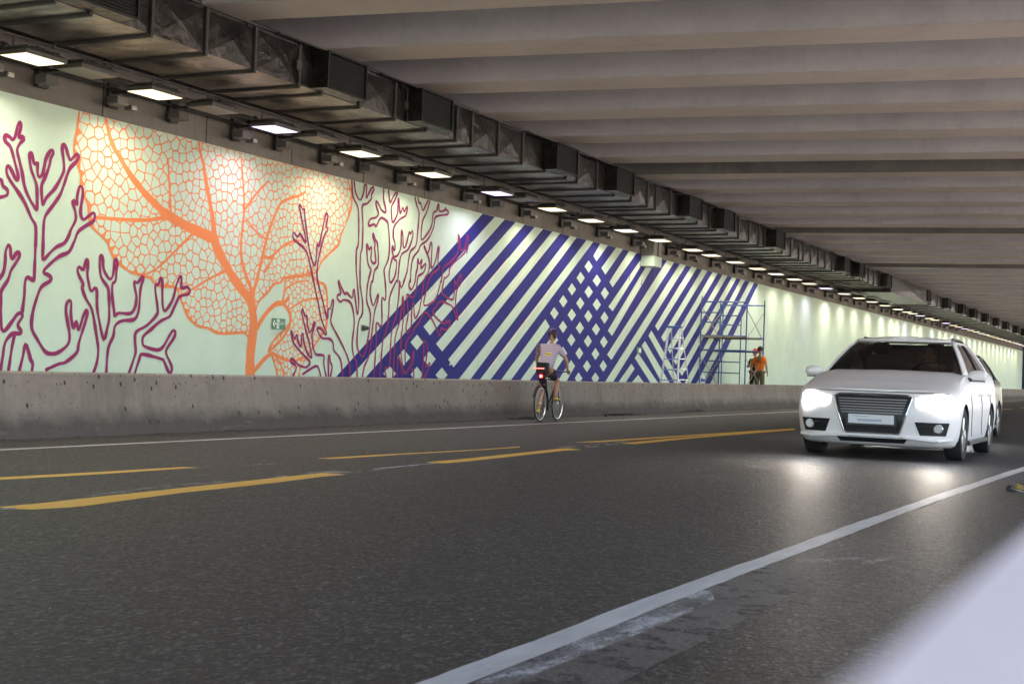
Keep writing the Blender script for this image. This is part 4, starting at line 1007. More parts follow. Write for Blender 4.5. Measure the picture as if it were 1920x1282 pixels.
mb.build('shirt_print', M['print'], t)
# red hard hat, arms folded, facing the camera side
t, J = worker('person', 'worker in dark clothes and red white hard hat, arms folded', (-13.40, 46.95, FLOOR), R(-14),
    dict(lsh=(.17,.01,1.34), rsh=(-.17,.01,1.34), neck=(0,.01,1.40), skull=(0,-.01,1.48), chest=(0,0,1.22), lel=(.27,-.06,1.10), lwr=(.07,-.20,1.12), rel=(-.27,-.06,1.08), rwr=(-.05,-.21,1.17)), None, M['dark_cloth'], M['dark_cloth'])
head(t, (0,-.02,1.60), R(10)); cap(t, (0,-.02,1.61), R(10), M['red_hat'], True, True)
mb = MB(); mb.box(-.03,.03,-.142,-.137,1.66,1.70); mb.build('hat_badge', M['white_cloth'], t)
mb = MB()
for s in (-1, 1):
    for q in range(6):
        a = q/6; b = (q+1)/6; zz = lambda f: 1.40-.42*f; yy2 = lambda f: -.125-.02*math.sin(f*3)+(.05 if f < .1 else 0)
        mb.add([(s*(.07+.02*a), yy2(a), zz(a)), (s*(.095+.02*a), yy2(a), zz(a)), (s*(.095+.02*b), yy2(b), zz(b)), (s*(.07+.02*b), yy2(b), zz(b))], [(0,1,2,3)])
mb.build('safety_strap', M['hiviz'], t, solid=.008)

# ------------------------------------------------------------------ cyclist and bicycle
BX, BY = -11.72, 25.55
M['rubber'] = mat('rubber', (.02,.02,.02), .8); M['frame_dk'] = mat('bike_frame', (.03,.03,.035), .35, .3); M['red_light'] = emis('red_light', (1,.02,.02), 4); M['red_refl'] = emis('red_strip', (1,.05,.03), .5)
M['shirt_pale'] = mat('pale_striped_shirt', (.62,.52,.58), .8)
_t = NT(M['shirt_pale']); _w = _t.n('ShaderNodeTexWave'); _w.bands_direction = 'Z'; _w.inputs['Scale'].default_value = 8; _w.inputs['Distortion'].default_value = 2
_t.L(_t.co, _w.inputs['Vector']); _t.col(_t.mix(_t.ramp(_w.outputs[0], [(.45, W0), (.6, B1)]), (.72,.62,.66), (.30,.20,.42)))
bk = thing('bicycle', 'dark bicycle with a glowing red tail light ridden beside the barrier', 'bicycle', (BX, BY, 0), R(4))
for nm, yc in (('rear_wheel', 0), ('front_wheel', 1.03)):
    w = MB(); w.lathe([(.335,-.016),(.352,-.012),(.358,0),(.352,.012),(.335,.016),(.328,0),(.335,-.016)], (0, yc, .358), 'X', 40)
    wh = w.build(nm, M['rubber'], bk, smooth=60)
    r = MB(); r.lathe([(.315,-.012),(.330,-.012),(.330,.012),(.315,.012),(.315,-.012)], (0, yc, .358), 'X', 40); r.tube((-.03,yc,.358),(.03,yc,.358),.018,10); r.build('rim', M['alu'], wh)
    s = MB()
    for k in range(20): a = 2*math.pi*k/20; s.tube((.02*(-1)**k, yc, .358), (0, yc+.318*math.cos(a), .358+.318*math.sin(a)), .0022, 3)
    s.build('spokes', M['alu'], wh)
f = MB(); bb = (0,.42,.30); st = (0,.28,.86); hd = (0,.84,.84); hl = (0,.87,.72)
f.tube(bb, st, .017); f.tube(st, hd, .017); f.tube(bb, hl, .02); f.tube(hd, hl, .02)
for s in (-1, 1):
    f.tube(bb, (s*.06, 0, .358), .009); f.tube((0,.29,.82), (s*.06, 0, .358), .008); f.tube((s*.03,.87,.70), (s*.05, 1.03, .358), .012)
f.build('frame', M['frame_dk'], bk)
f = MB(); f.tube(st, (0,.26,.97), .013); f.build('seat_post', M['alu'], bk)
f = MB(); f.lathe([(0,.0),(.03,.02),(.035,.12),(.07,.22),(.065,.27),(0,.28)], (0,.42,.985), 'Y', 14)
o = f.build('saddle', M['black'], bk, smooth=60); o.scale = (1,-1,1); o.location = (0,.80,0); 
f = MB(); f.tube(hd, (0,.82,1.0), .014); f.tube((-.31,.80,1.02), (.31,.80,1.02), .013); f.tube((-.31,.80,1.02), (-.31,.66,1.02), .015); f.tube((.31,.80,1.02), (.31,.66,1.02), .015); f.build('handlebar', M['frame_dk'], bk)
f = MB(); f.tube((.05,.42,.30), (.06,.42,.30), .10, 24); f.tube((0,.42,.30),(.10,.42,.30),.012); f.tube((0,.42,.30),(-.10,.42,.30),.012)
f.tube((.10,.42,.30),(.10,.42+.10,.30+.135),.010); f.tube((-.10,.42,.30),(-.10,.32,.165),.010); f.box(.10,.20,.48,.57,.42,.445); f.box(-.20,-.10,.28,.37,.152,.177); f.build('crankset', M['darkmetal'], bk)
f = MB()
for k in range(9):
    a = R(-20+k*20); b = R(0+k*20)
    f.add([(x, .40*math.cos(q), .358+.40*math.sin(q)) for q in (a, b) for x in (-.03, .03)], [(0,1,3,2)])
ff = f.build('mudguard', M['black'], bk, solid=.004); ff.location = (0,0,0)
f = MB(); f.box(-.028,.028,-.03,.0,.89,.945); f.build('tail_light', M['red_light'], bk, bevel=.006)
f = MB(); f.tube((0,-.01,.92),(0,.28,.90),.007); f.tube((-.03,-.2,.76),(0,.2,.84),.006); f.build('light_bracket', M['darkmetal'], bk)
rd = thing('person', 'cyclist in a pale striped shirt and dark shorts riding beside the barrier', 'person', (BX, BY, 0), R(4))
def CN(*a): return a
# hips on saddle, leaning forward, arms out with elbows wide, seen from behind
nodes = [(0,.28,1.05,.115,.085),(0,.33,1.20,.11,.085),(0,.45,1.42,.15,.10),(0,.53,1.58,.055,.055),(0,.56,1.66,.05,.05),
         (.19,.47,1.50,.055),(.33,.56,1.27,.042),(.31,.70,1.07,.028,.024),(-.19,.47,1.50,.055),(-.33,.56,1.27,.042),(-.31,.70,1.07,.028,.024),
         (.10,.30,.98,.075),(.13,.62,.83,.062),(.13,.50,.50,.040),(.15,.62,.46,.04,.026),(-.10,.30,.98,.075),(-.13,.53,.62,.062),(-.13,.26,.26,.040),(-.15,.38,.19,.04,.026)]
edges = [(0,1),(1,2),(2,3),(3,4),(2,5),(5,6),(6,7),(2,8),(8,9),(9,10),(0,11),(11,12),(12,13),(13,14),(0,15),(15,16),(16,17),(17,18)]
hand(nodes, edges, 7, Vector((0,.8,-.3)), Vector((-1,0,0)), -1, 1, True); hand(nodes, edges, 10, Vector((0,.8,-.3)), Vector((1,0,0)), 1, 1, True)
skin('body', nodes, edges, M['skin'], rd)
skin('shirt', [(0,.25,1.05,.185,.155),(0,.32,1.22,.165,.125),(0,.44,1.42,.195,.14),(0,.525,1.565,.078,.075),(.19,.46,1.50,.078),(.29,.52,1.34,.066),(-.19,.46,1.50,.078),(-.29,.52,1.34,.065)], [(0,1),(1,2),(2,3),(2,4),(4,5),(2,6),(6,7)], M['shirt_pale'], rd)
skin('shorts', [(0,.26,1.10,.18,.155),(.10,.30,.98,.105),(.12,.52,.88,.085),(-.10,.30,.97,.105),(-.12,.45,.76,.085)], [(0,1),(1,2),(0,3),(3,4)], M['dark_cloth'], rd)
head(rd, (0,.60,1.765), R(180)); _h = MB(); _h.lathe([(.070,-.075),(.084,-.03),(.090,.02),(.088,.06)], (0,.588,1.765), 'Z', 18); _h.build('hair', M['hair'], rd, smooth=60)
mb = MB(); rows = []
for i in range(6):
    a = i/5*math.pi/2; rows.append([(math.cos(a)*.105*math.cos(2*math.pi*k/20), .60+math.cos(a)*.145*math.sin(2*math.pi*k/20), 1.79+math.sin(a)*.12) for k in range(20)])
mb.grid(rows, True); mb.build('helmet', mat('plum_helmet', (.06,.03,.10), .4), rd, smooth=60, solid=.01)
for lf in (((.13,.50,.48),(.15,.60,.455)), ((-.13,.26,.24),(-.15,.36,.19))):
    (a, b) = lf; skin('shoe', [(a[0],a[1]-.03,a[2]-.02,.045,.045),(b[0],(a[1]+b[1])/2,b[2]-.005,.045,.04),(b[0],b[1]+.06,b[2]-.01,.04,.03)], [(0,1),(1,2)], M['hiviz2'] if 'hiviz2' in M else M['hiviz'], rd)
mb = MB(); mb.lathe([(.055,-.04),(.06,0),(.055,.04)], (-.13,.30,.34), 'Z', 14); mb.build('ankle_band', M['hiviz'], rd, smooth=60, solid=.004)
bag = thing('saddle_bag', 'black bag with a bright red strip hanging behind the saddle', 'bag', (BX, BY, 0), R(4))
mb = MB(); mb.box(-.12,.12,-.02,.16,.97,1.20); mb.build('bag_body', M['black'], bag, bevel=.03)
mb = MB(); mb.box(-.16,.07,-.034,-.022,1.065,1.087); mb.build('reflective_strip', M['red_refl'], bag)  # reflective strip, no lamp: its returned light is put in as emission
mb = MB(); mb.box(-.03,.10,.26,.30,1.28,1.40); o = mb.build('back_pocket', M['hiviz'], rd, bevel=.015); o.rotation_euler = (0,0,0)

# ------------------------------------------------------------------ white car
M['carpaint'] = mat('white_car_paint', (.90,.87,.87), .4, 0, coat=.35)
M['glass'] = mat('car_glass', (.02,.025,.025), .02, 0)
_n = M['glass'].node_tree; _n.nodes.clear(); _o = _n.nodes.new('ShaderNodeOutputMaterial'); _mx = _n.nodes.new('ShaderNodeMixShader'); _tr = _n.nodes.new('ShaderNodeBsdfTransparent'); _gl = _n.nodes.new('ShaderNodeBsdfGlossy'); _fr = _n.nodes.new('ShaderNodeFresnel')
_tr.inputs[0].default_value = (.72,.78,.75,1); _gl.inputs['Roughness'].default_value = .03; _fr.inputs[0].default_value = 1.65
_n.links.new(_fr.outputs[0], _mx.inputs[0]); _n.links.new(_tr.outputs[0], _mx.inputs[1]); _n.links.new(_gl.outputs[0], _mx.inputs[2]); _n.links.new(_mx.outputs[0], _o.inputs[0])
M['glass_dark'] = mat('tinted_glass', (.012,.013,.014), .06, 0, coat=.6)
M['trim'] = mat('black_trim', (.016,.016,.018), .4); M['chrome'] = mat('chrome', (.75,.75,.76), .15, 1.0); M['cabin'] = mat('cabin_dark', (.030,.036,.036), .8)
M['headlight'] = emis('headlight_beam', (.96,.96,1), 40); M['drl'] = emis('headlight_glow', (.95,.97,1), 9); M['indicator'] = emis('indicator_glow', (1,.85,.55), 3)
M['glow_glass'] = emis('glowing_lamp_glass', (.95,.97,1), .55); M['lamp_glass'] = mat('lamp_housing', (.55,.56,.58), .12, .6); M['rim'] = mat('alloy_rim', (.50,.48,.47), .3, .85); M['plate'] = mat('plate_white', (.72,.74,.78), .4); M['plate_blue'] = mat('plate_blue', (.42,.46,.56), .5)
CXC, CYF = -3.80, 19.05
car = thing('parked_car' if False else 'car', 'white car with blazing headlights driving towards the camera', 'car', (CXC, CYF, 0))
Wc, Lc = .955, 4.66
def plan(t, yf, W, yr):
    """half plan outline, t 0..1 from front centre to rear centre"""
    # superellipse-like front and rear
    if t < .42:
        u = t/.42; x = W*math.sin(min(1, u)*math.pi/2)**.82; y = yf + .07*(x/W)**2 + .36*(1-max(0, 1-(x/W)**5)**.55)
        return x, y
    if t < .60:
        u = (t-.42)/.18; return W, (yf+.43)+(yr-.33-(yf+.43))*u
    u = (t-.60)/.40; x = W*math.sin((1-u)*math.pi/2)**.8; y = yr - .04*(x/W)**2 - .29*(1-max(0, 1-(x/W)**5)**.55); return x, y
def smooth01(a): a = max(0, min(1, a)); return a*a*(3-2*a)
def ztop(y): return .87 + .25*smooth01((y-.05)/1.5)**.8 + .03*smooth01((y-1.6)/2.5) - .06*smooth01((y-4.2)/.5)
NT_ = 84
ts = [i/NT_ for i in range(NT_+1)]
layers = [(.17,.16,.86,4.50),(.20,.09,.90,4.55),(.27,.03,.935,4.60),(.36,.03,.955,4.63),(.50,.0,.965,4.66),(.62,.0,.972,4.66),(.72,.02,.97,4.65),(.80,.05,.962,4.63)]
halfrows = []
for z, yf, W, yr in layers: halfrows.append([(*plan(t, yf, W, yr), z) for t in ts])
for fr, ins in ((.45,.010),(.8,.03),(1.0,.065)):
    row = []
    for t in ts:
        x, y = plan(t, .05+ins*.9, .962-ins, 4.63-ins); zt = ztop(y); row.append((x, y, .80+(zt-.80)*fr))
    halfrows.append(row)
for k, dz in ((.93,.012),(.8,.028),(.55,.045),(.28,.055),(0,.058)):
    row = []
    for t in ts:
        x, y = plan(t, .05+.075, .962-.065, 4.63-.065)
        crease = .012*math.exp(-((k-.8)/.1)**2)
        row.append((x*k, y, ztop(y)+dz*min(1, .35+y/.8)+crease))
    halfrows.append(row)
mb = MB(); rows = []
for hr in halfrows:
    rows.append([(-x, y, z) for x, y, z in hr[::-1][:-1]] + [(x, y, z) for x, y, z in hr])
rows = [r for r in rows]
# closed body: ring rows, bottom cap by collapsing to the centreline
bot = [(x*.0, y, .17) for x, y, z in rows[0]]
mb.grid([bot]+rows)
body = mb.build('body', [M['carpaint'], M['black']], car, smooth=38)
bm = bmesh.new(); bm.from_mesh(body.data); bmesh.ops.remove_doubles(bm, verts=bm.verts, dist=.0006)
bmesh.ops.recalc_face_normals(bm, faces=bm.faces)
bm.to_mesh(body.data); bm.free()
AX_F, AX_R, WR = .96, 3.80, .345
cuts = []
for ax in (AX_F, AX_R):
    for s in (-1, 1):
        c = MB(); c.lathe([(0, s*.64),(WR+.055, s*.64),(WR+.055, s*1.2),(0, s*1.2)], (0, ax, WR), 'X', 40); cuts.append((c, ax))
cm = MB()
for c, _ in cuts: cm.add(c.v, c.f)
cut = cm.build('cutter', M['black'], smooth=None)
bm = bmesh.new(); bm.from_mesh(cut.data); bmesh.ops.remove_doubles(bm, verts=bm.verts, dist=.0005); bmesh.ops.recalc_face_normals(bm, faces=bm.faces); bm.to_mesh(cut.data); bm.free()
cut.data.materials.clear(); cut.data.materials.append(M['carpaint']); cut.data.materials.append(M['black'])
for p_ in cut.data.polygons: p_.material_index = 1
cut.location = (CXC, CYF, 0)
md = body.modifiers.new('arches', 'BOOLEAN'); md.object = cut; md.operation = 'DIFFERENCE'; md.solver = 'EXACT'
bpy.context.view_layer.update()
dg = bpy.context.evaluated_depsgraph_get(); me2 = bpy.data.meshes.new_from_object(body.evaluated_get(dg)); body.modifiers.clear(); body.data = me2
bpy.data.objects.remove(cut)
print('car body polys', len(me2.polygons))
def yfront(x, z):
    """front face of the body at (x, z)"""
    zs = [l[0] for l in layers]
    for i in range(len(layers)-1):
        if zs[i] <= z <= zs[i+1] or i == len(layers)-2:
            f = (z-zs[i])/(zs[i+1]-zs[i]); f = max(0, min(1.6, f)); yf = layers[i][1]+(layers[i+1][1]-layers[i][1])*f; W = layers[i][2]+(layers[i+1][2]-layers[i][2])*f; break
    a = min(.9999, abs(x)/W); return yf+.07*a*a+.36*(1-max(0, 1-a**5)**.55)
def front_patch(name, pts, mt, parent, off=.006, n=14, thick=None, m=6):
    """pts: closed outline (x,z) convex-ish given as top edge and bottom edge lists (x sorted)"""
    top, bot_ = pts; rows = []
    def ip(pl, u):
        x = pl[0][0]+(pl[-1][0]-pl[0][0])*u
        for a, b in zip(pl[:-1], pl[1:]):
            if (a[0] <= x <= b[0]) or (b[0] <= x <= a[0]): f = (x-a[0])/((b[0]-a[0]) or 1e-9); return x, a[1]+(b[1]-a[1])*f
        return pl[-1]
    for j in range(m+1):
        v = j/m; row = []
        for i in range(n+1):
            u = i/n; a = ip(top, u); b = ip(bot_, u); x = a[0]+(b[0]-a[0])*v; z = a[1]+(b[1]-a[1])*v
            row.append((x, yfront(x, z)-off, z))
        rows.append(row)
    mb = MB(); mb.grid(rows); o = mb.build(name, mt, parent, smooth=60, solid=thick if thick else None); return o
# grille: wide trapezoid, chrome surround, slats
gr = front_patch('grille', ([(-.45,.80),(-.40,.825),(.40,.825),(.45,.80)], [(-.33,.36),(-.31,.345),(.31,.345),(.33,.36)]), M['trim'], car, .006, 16, None, 12)
sl_ = MB()
for z in (.60,.635,.67,.705,.74,.775):
    w = .33+(.45-.33)*(z-.36)/.44-.035
    for i in range(12):
        x0 = -w+2*w*i/12; x1 = -w+2*w*(i+1)/12
        sl_.add([(x0,yfront(x0,z)-.02,z-.007),(x1,yfront(x1,z)-.02,z-.007),(x1,yfront(x1,z)-.02,z+.007),(x0,yfront(x0,z)-.02,z+.007)], [(0,1,2,3)])
sl_.build('slats', mat('grille_bar', (.22,.20,.20), .35, .6), gr, solid=.006)
def bar(mb, pts, r, off=.012):
    P = [Vector((x, yfront(x, z)-off, z)) for x, z in pts]; mb.path(P, r, 8)
cb = MB(); bar(cb, [(-.40,.835),(-.2,.838),(0,.84),(.2,.838),(.40,.835),(.46,.80),(.40,.58),(.335,.36),(.31,.335),(0,.335),(-.31,.335),(-.335,.36),(-.40,.58),(-.46,.80),(-.40,.835)], .012)
cb.build('grille_surround', M['chrome'], gr)
pl_ = MB(); pl_.box(-.27,.27, yfront(0,.5)-.045, yfront(0,.5)-.03, .455, .575); pp = pl_.build('license_plate', M['plate'], car, bevel=.006)
q = MB(); q.box(-.16,.13, yfront(0,.5)-.0475, yfront(0,.5)-.0465, .485, .515); q.box(-.22,-.02, yfront(0,.5)-.0475, yfront(0,.5)-.0465, .545, .553); q.build('plate_smudge', M['plate_blue'], pp)
q = MB(); q.box(-.30,.30, yfront(0,.5)-.029, yfront(0,.5)-.01, .43, .585); q.build('plate_holder', M['trim'], car)
for s in (-1, 1):
    hl_ = front_patch('headlight', ([(s*.50,.80),(s*.70,.835),(s*.90,.825)], [(s*.51,.70),(s*.70,.665),(s*.90,.69)]), M['glow_glass'], car, .008, 12, None, 6)
    q = MB(); x = s*.76; z = .752; yb = yfront(x, z)-.02
    q.lathe([(0,-.02),(.07,-.012),(.085,.0)], (x, yb, z), 'Y', 24); q.build('high_beam', M['headlight'], hl_)
    q = MB(); x = s*.62; z = .745; yb = yfront(x, z)-.018; q.lathe([(0,-.015),(.040,-.01),(.048,.0)], (x, yb, z), 'Y', 20); q.build('inner_lamp', M['drl'], hl_)
    q = front_patch('light_strip', ([(s*.55,.70),(s*.88,.70)], [(s*.56,.685),(s*.88,.685)]), M['indicator'], hl_, .016, 10, None, 2)
    # lower intakes with fog lamps
    it = front_patch('side_intake', ([(s*.50,.50),(s*.88,.50)], [(s*.56,.33),(s*.84,.33)]), M['trim'], car, .006, 12, None, 6)
    q = MB(); x = s*.76; z = .425; q.lathe([(0,-.02),(.05,-.02),(.06,.0)], (x, yfront(x, z)-.012, z), 'Y', 18); q.build('fog_lamp', M['lamp_glass'], it)
    q = MB()
    for zz in (.37, .41, .45): 
        pts = [(s*(.55+.05*k), zz) for k in range(5)]; P = [Vector((a, yfront(a, b)-.014, b)) for a, b in pts]; q.path(P, .005, 6)
    q.build('intake_slats', M['darkmetal'], it)
    q = MB(); pts = [(s*.36,.30),(s*.50,.285),(s*.75,.265),(s*.90,.28)]; P = [Vector((a, yfront(a, b)-.02, b)) for a, b in pts]; q.path(P, .022, 10)
    q.build('bumper_lip', M['carpaint'], car, smooth=60)
front_patch('lower_grille', ([(-.42,.275),(.42,.275)], [(-.38,.215),(.38,.215)]), M['trim'], car, .006, 14, None, 3)
q = MB(); P = [Vector((a, yfront(a, .30)-.02, .305)) for a in (-.38,-.2,0,.2,.38)]; q.path(P, .02, 10); q.build('bumper_lip', M['carpaint'], car, smooth=60)
# bonnet shut line
q = MB(); pts = [(x, .055+.07*(x/.95)**2+.02, .0) for x in [-.86+.0717*k for k in range(25)]]
P = [Vector((x, plan(0,0,1,1)[1]*0+yfront(x,.80)+.045, .872+.004)) for x, _, _ in pts]
q.path(P, .005, 5); q.build('bonnet_gap', M['trim'], car)
# greenhouse
def gh(t, lvl):
    """half outline of the cabin at level 0 (belt) .. 1 (roof edge)"""
    W = .865+(.605-.865)*lvl**1.05; yf = 1.33+(2.12-1.33)*lvl; yr = 4.42+(3.95-4.42)*lvl
    if t < .36: u = t/.36; x = W*math.sin(u*math.pi/2)**.9; y = yf+.16*(x/W)**2.4; return x, y
    if t < .72: u = (t-.36)/.36; return W+.02*math.sin(u*math.pi), (yf+.16)+((yr-.12)-(yf+.16))*u
    u = (t-.72)/.28; x = W*math.sin((1-u)*math.pi/2)**.8; return x, yr-.12*(x/W)**2.5
def gp(t, lvl, s=1, off=0):
    x, y = gh(t, lvl); z = 1.11+(1.60-1.11)*lvl+(.025*math.sin(lvl*math.pi)); 
    zb = ztop(y)+.01 if lvl < .02 else z
    return Vector((s*(x+off), y-(off if t < .2 else 0), zb if lvl < .02 else z))
def ghpatch(name, t0, t1, l0, l1, s, mt, off=0, n=10, m=8, solid=None, parent=car):
    rows = [[gp(t0+(t1-t0)*i/n, l0+(l1-l0)*j/m, s, off) for i in range(n+1)] for j in range(m+1)]
    mb = MB(); mb.grid(rows); return mb.build(name, mt, parent, smooth=60, solid=solid)
# windscreen across both halves
rows = []
for j in range(9):
    l = .02+.95*j/8; r = [gp(.315*(1-i/10), l, -1) for i in range(10)]+[gp(.315*i/10, l, 1) for i in range(11)]; rows.append(r)
mb = MB(); mb.grid(rows); ws = mb.build('windscreen', M['glass'], car, smooth=60)
rows = []
for j in range(5):
    l = .03+.94*j/4; rows.append([gp(1-.24*(1-i/8), l, -1) if False else gp(.78+.22*i/8, l, -1) for i in range(9)]+[gp(1-.22*i/8, l, 1) for i in range(1, 9)])
mb = MB(); mb.grid(rows); mb.build('rear_window', M['glass_dark'], car, smooth=60)
for s in (-1, 1):
    ghpatch('pillar', .315, .40, 0, 1, s, M['carpaint'], .004, 5, 8, .03)
    ghpatch('side_window', .40, .545, .03, .93, s, M['glass_dark'], -.004)
    ghpatch('side_window', .555, .70, .03, .93, s, M['glass_dark'], -.004)
    ghpatch('pillar', .545, .555, .0, 1, s, M['trim'], .0, 2, 6, .02)
    ghpatch('pillar', .70, .78, 0, 1, s, M['carpaint'], .004, 5, 8, .03)
    ghpatch('window_trim', .33, .71, 0.0, .04, s, M['chrome'], .008, 16, 1, .008)
    ghpatch('roof_side', .36, .74, .93, 1.0, s, M['carpaint'], .004, 16, 2, .02)
    # roof rail
    q = MB(); P = [gp(.40+.3*k/8, 1, s)+Vector((-s*.04, 0, .045 if 0 < k < 8 else .01)) for k in range(9)]; q.path(P, .016, 8); q.build('roof_rail', M['trim'], car, smooth=60)
    # mirror
    mr = MB(); c = Vector((s*1.03, 1.52, 1.13)); rows_ = []
    for i in range(7):
        a = -math.pi/2+math.pi*i/6; rr = math.cos(a)**.6 if math.cos(a) > 0 else 0
        rows_.append([(c.x+s*(.115*math.sin(a)), c.y+.055*rr*math.cos(b)-.02*math.sin(a), c.z+.075*rr*math.sin(b)) for b in [2*math.pi*k/14 for k in range(14)]])
    mr.grid(rows_, True); mo = mr.build('mirror', M['carpaint'], car, smooth=60)
    q = MB(); q.tube((s*.86,1.54,1.06),(s*.97,1.52,1.09),.022,8); q.box(min(s*.93,s*1.12),max(s*.93,s*1.12),1.50,1.56,1.045,1.062); q.build('mirror_arm', M['trim'], mo)
    # door lines and handles
    for y0 in (1.55, 2.62, 3.62):
        q = MB(); P = [Vector((s*(.9765 if z > .5 else .972), y0+(.0 if z > .4 else .02), z)) for z in (.30,.45,.6,.72)]+[Vector((s*.958, y0, .86)), Vector((s*.93, y0, .97))]; q.path(P, .004, 5); q.build('door_gap', M['trim'], car)
    for y0 in (2.42, 3.42):
        q = MB(); q.box(min(s*.955,s*.995),max(s*.955,s*.995), y0-.10, y0+.09, .845, .872); q.build('door_handle', M['chrome'], car, bevel=.008)
    q = MB(); q.box(min(s*.90,s*.975),max(s*.90,s*.975), AX_F+.45, AX_R-.45, .185, .245); q.build('side_skirt', M['trim'], car, bevel=.01)
    for ax in (AX_F, AX_R):
        tw = MB(); x0 = s*.955; hw = .11
        wt = MB(); cxx = s*(.965-hw)
        wt.lathe([(.235,-hw*.9),(.30,-hw),(.335,-hw*.9),(WR,-hw*.6),(WR,hw*.6),(.335,hw*.9),(.30,hw),(.235,hw*.9)], (cxx, ax, WR), 'X', 48)
        wo_ = wt.build('wheel', M['rubber'], car, smooth=35)
        rm = MB(); xo = cxx+s*hw*.86
        rm.lathe([(.235, xo),(.225, xo-s*.02),(.215, xo-s*.14)], (0, ax, WR), 'X', 40)
        for k in range(5):
            for d in (-.16, .16):
                a = 2*math.pi*k/5+d*1.1; b = 2*math.pi*k/5+d*.35
                rm.tube((xo-s*.015, ax+.222*math.cos(a), WR+.222*math.sin(a)), (xo-s*.02, ax+.05*math.cos(b), WR+.05*math.sin(b)), .014, 6, .02)
        rm.tube((xo-s*.05, ax, WR), (xo-s*.004, ax, WR), .055, 16)
        rm.build('rim', M['rim'], wo_, smooth=40)
        dk = MB(); dk.tube((xo-s*.10, ax, WR), (xo-s*.12, ax, WR), .15, 24); dk.build('brake_disc', M['darkmetal'], wo_)
# roof
rows = []
for j in range(7):
    k = 1-j/6
    r = []
    for i in range(41):
        t_ = i/40; x, y = gh(t_, 1.0); z = 1.60+.055*(1-k**2)*min(1, 1)
        yc = y if True else y; r.append((x*k, 3.03+(y-3.03)*(1-.0*(1-k)), z+.022*math.sin(max(0, min(1, (y-2.0)/2))*math.pi)*(1) ))
    rows.append([(-a, b, c) for a, b, c in r[::-1][:-1]]+r)
mb = MB(); mb.grid(rows); mb.build('roof', M['carpaint'], car, smooth=60)
q = MB(); q.path([gp(.315*(1-i/8), .97, -1)+Vector((0,.0,.012)) for i in range(8)]+[gp(.315*i/8, .97, 1)+Vector((0,.0,.012)) for i in range(9)], .022, 8); q.build('roof_front_edge', M['carpaint'], car, smooth=60)
# interior
q = MB(); q.box(-.80,.80,1.55,4.2,.95,1.115); q.build('cabin_floor', M['cabin'], car)
q = MB()
for k in range(14):
    x0 = -.80+k*1.6/14; q.box(x0, x0+1.6/14+.0001*k, 1.46+.12*abs((x0+.057)/.8)**2, 1.95, 1.08, 1.15-.0005*k)
q.build('dashboard', M['cabin'], car)
for x in (-.36, .36):
    q = MB(); q.box(x-.23,x+.23,2.55,2.70,1.0,1.40); q.build('seat', M['cabin'], car, bevel=.05)
    q = MB(); q.box(x-.11,x+.11,2.60,2.68,1.42,1.58); q.build('headrest', M['cabin'], car, bevel=.03)
q = MB(); q.lathe([(.17,-.012),(.185,0),(.17,.012)], (.36,2.02,1.13), 'Y', 24); q.build('steering_wheel', M['cabin'], car, solid=.02)
for x0, x1, ya in ((-.55,.12,1.40),(.02,.66,1.40)):
    q = MB(); q.path([(x0, ya, 1.105), (x1, ya+.10*(1-abs(x0)), 1.125)], .009, 6); q.build('wiper', M['trim'], car)
q = MB(); q.box(-.10,.10,1.98,2.02,1.47,1.54); q.build('rear_view_mirror', M['cabin'], car, bevel=.02)
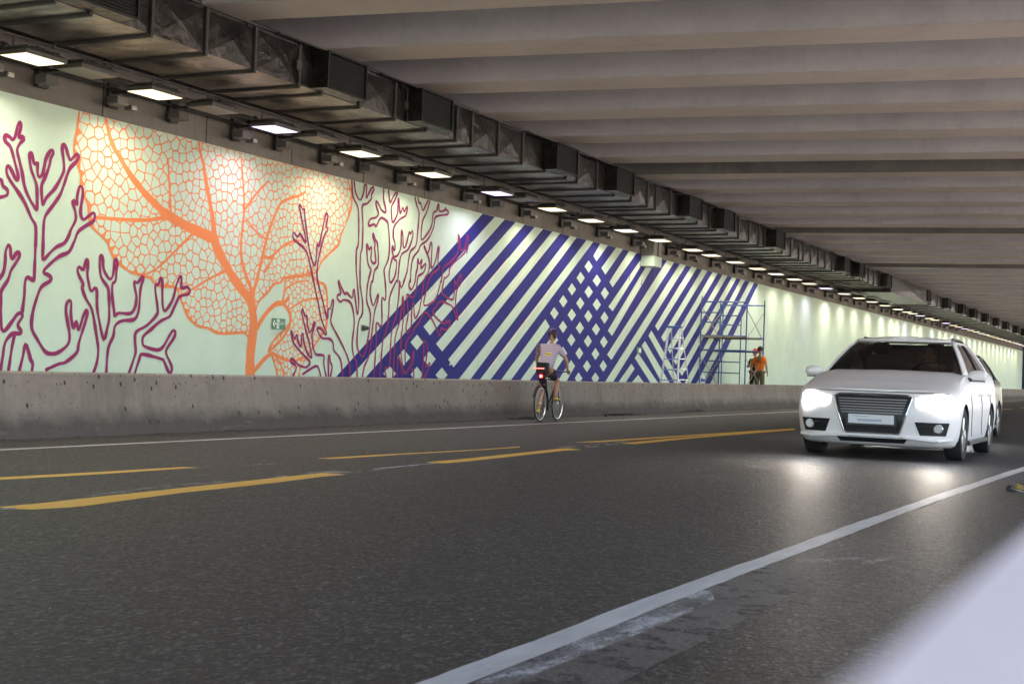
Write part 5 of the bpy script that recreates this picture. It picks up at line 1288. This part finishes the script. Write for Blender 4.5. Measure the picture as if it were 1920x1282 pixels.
# driver
dr = thing('person', 'driver behind the windscreen of the white car', 'person', (CXC+.36, CYF, 0))
nd = [(0,2.52,1.02,.15,.11),(0,2.50,1.22,.16,.11),(0,2.48,1.36,.055),(0,2.47,1.42,.05),(.19,2.46,1.28,.055),(.24,2.28,1.12,.042),(.15,2.06,1.17,.03,.026),(-.19,2.46,1.28,.055),(-.24,2.28,1.12,.042),(-.15,2.06,1.17,.03,.026)]
ed = [(0,1),(1,2),(2,3),(1,4),(4,5),(5,6),(1,7),(7,8),(8,9)]
hand(nd, ed, 6, Vector((-.1,-1,.2)), Vector((0,0,1)), 1, 1, True); hand(nd, ed, 9, Vector((.1,-1,.2)), Vector((0,0,1)), -1, 1, True)
skin('body', nd, ed, M['skin'], dr)
skin('shirt', [(0,2.53,1.02,.165,.12),(0,2.51,1.20,.175,.12),(0,2.49,1.30,.08,.07),(.19,2.47,1.28,.066),(.235,2.31,1.14,.055),(-.19,2.47,1.28,.066),(-.235,2.31,1.14,.055)], [(0,1),(1,2),(1,3),(3,4),(1,5),(5,6)], M['dark_cloth'], dr)
head(dr, (0,2.44,1.47), 0); mb = MB(); mb.lathe([(.084,-.01),(.092,.03),(.085,.075),(.055,.115),(0,.128)], (0,2.462,1.47), 'Z', 20); mb.build('hair', M['hair'], dr, smooth=60)
# real light thrown by the two headlamps
for s in (-1, 1):
    ld = bpy.data.lights.new('headlight_beam', 'SPOT'); ld.energy = HEAD_W; ld.spot_size = R(52); ld.spot_blend = .8; ld.shadow_soft_size = .08; ld.color = (1,.84,.62)
    lo = bpy.data.objects.new('headlight_beam', ld); COL.objects.link(lo); lo.parent = car; x = s*.76; lo.location = (x, yfront(x,.75)-.12, .75); lo.rotation_euler = (R(90-8), 0, 0)
    lo.rotation_euler = Vector((0, -1, -.06)).to_track_quat('-Z', 'Y').to_euler()
car.scale = (1.13, 1.0, 1.045)
# second car close behind, almost hidden
def dup_dark(src, parent):
    c = src.copy(); COL.objects.link(c); c.parent = parent
    if c.type == 'MESH' and M['carpaint'] in list(c.data.materials):
        c.data = c.data.copy()
        for i_, m_ in enumerate(c.data.materials):
            if m_ == M['carpaint']: c.data.materials[i_] = M['dark_paint']
    for ch in src.children: dup_dark(ch, c)
    return c
M['dark_paint'] = mat('dark_car_paint', (.02,.02,.025), .3, 0, coat=.6)
car2 = thing('car', 'dark car close behind the white car, only its right edge showing', 'car', (-4.42, 26.6, 0))
car2.scale = (1.0, 1.0, 1.0)
for ch in car.children:
    if ch.type == 'MESH': dup_dark(ch, car2)
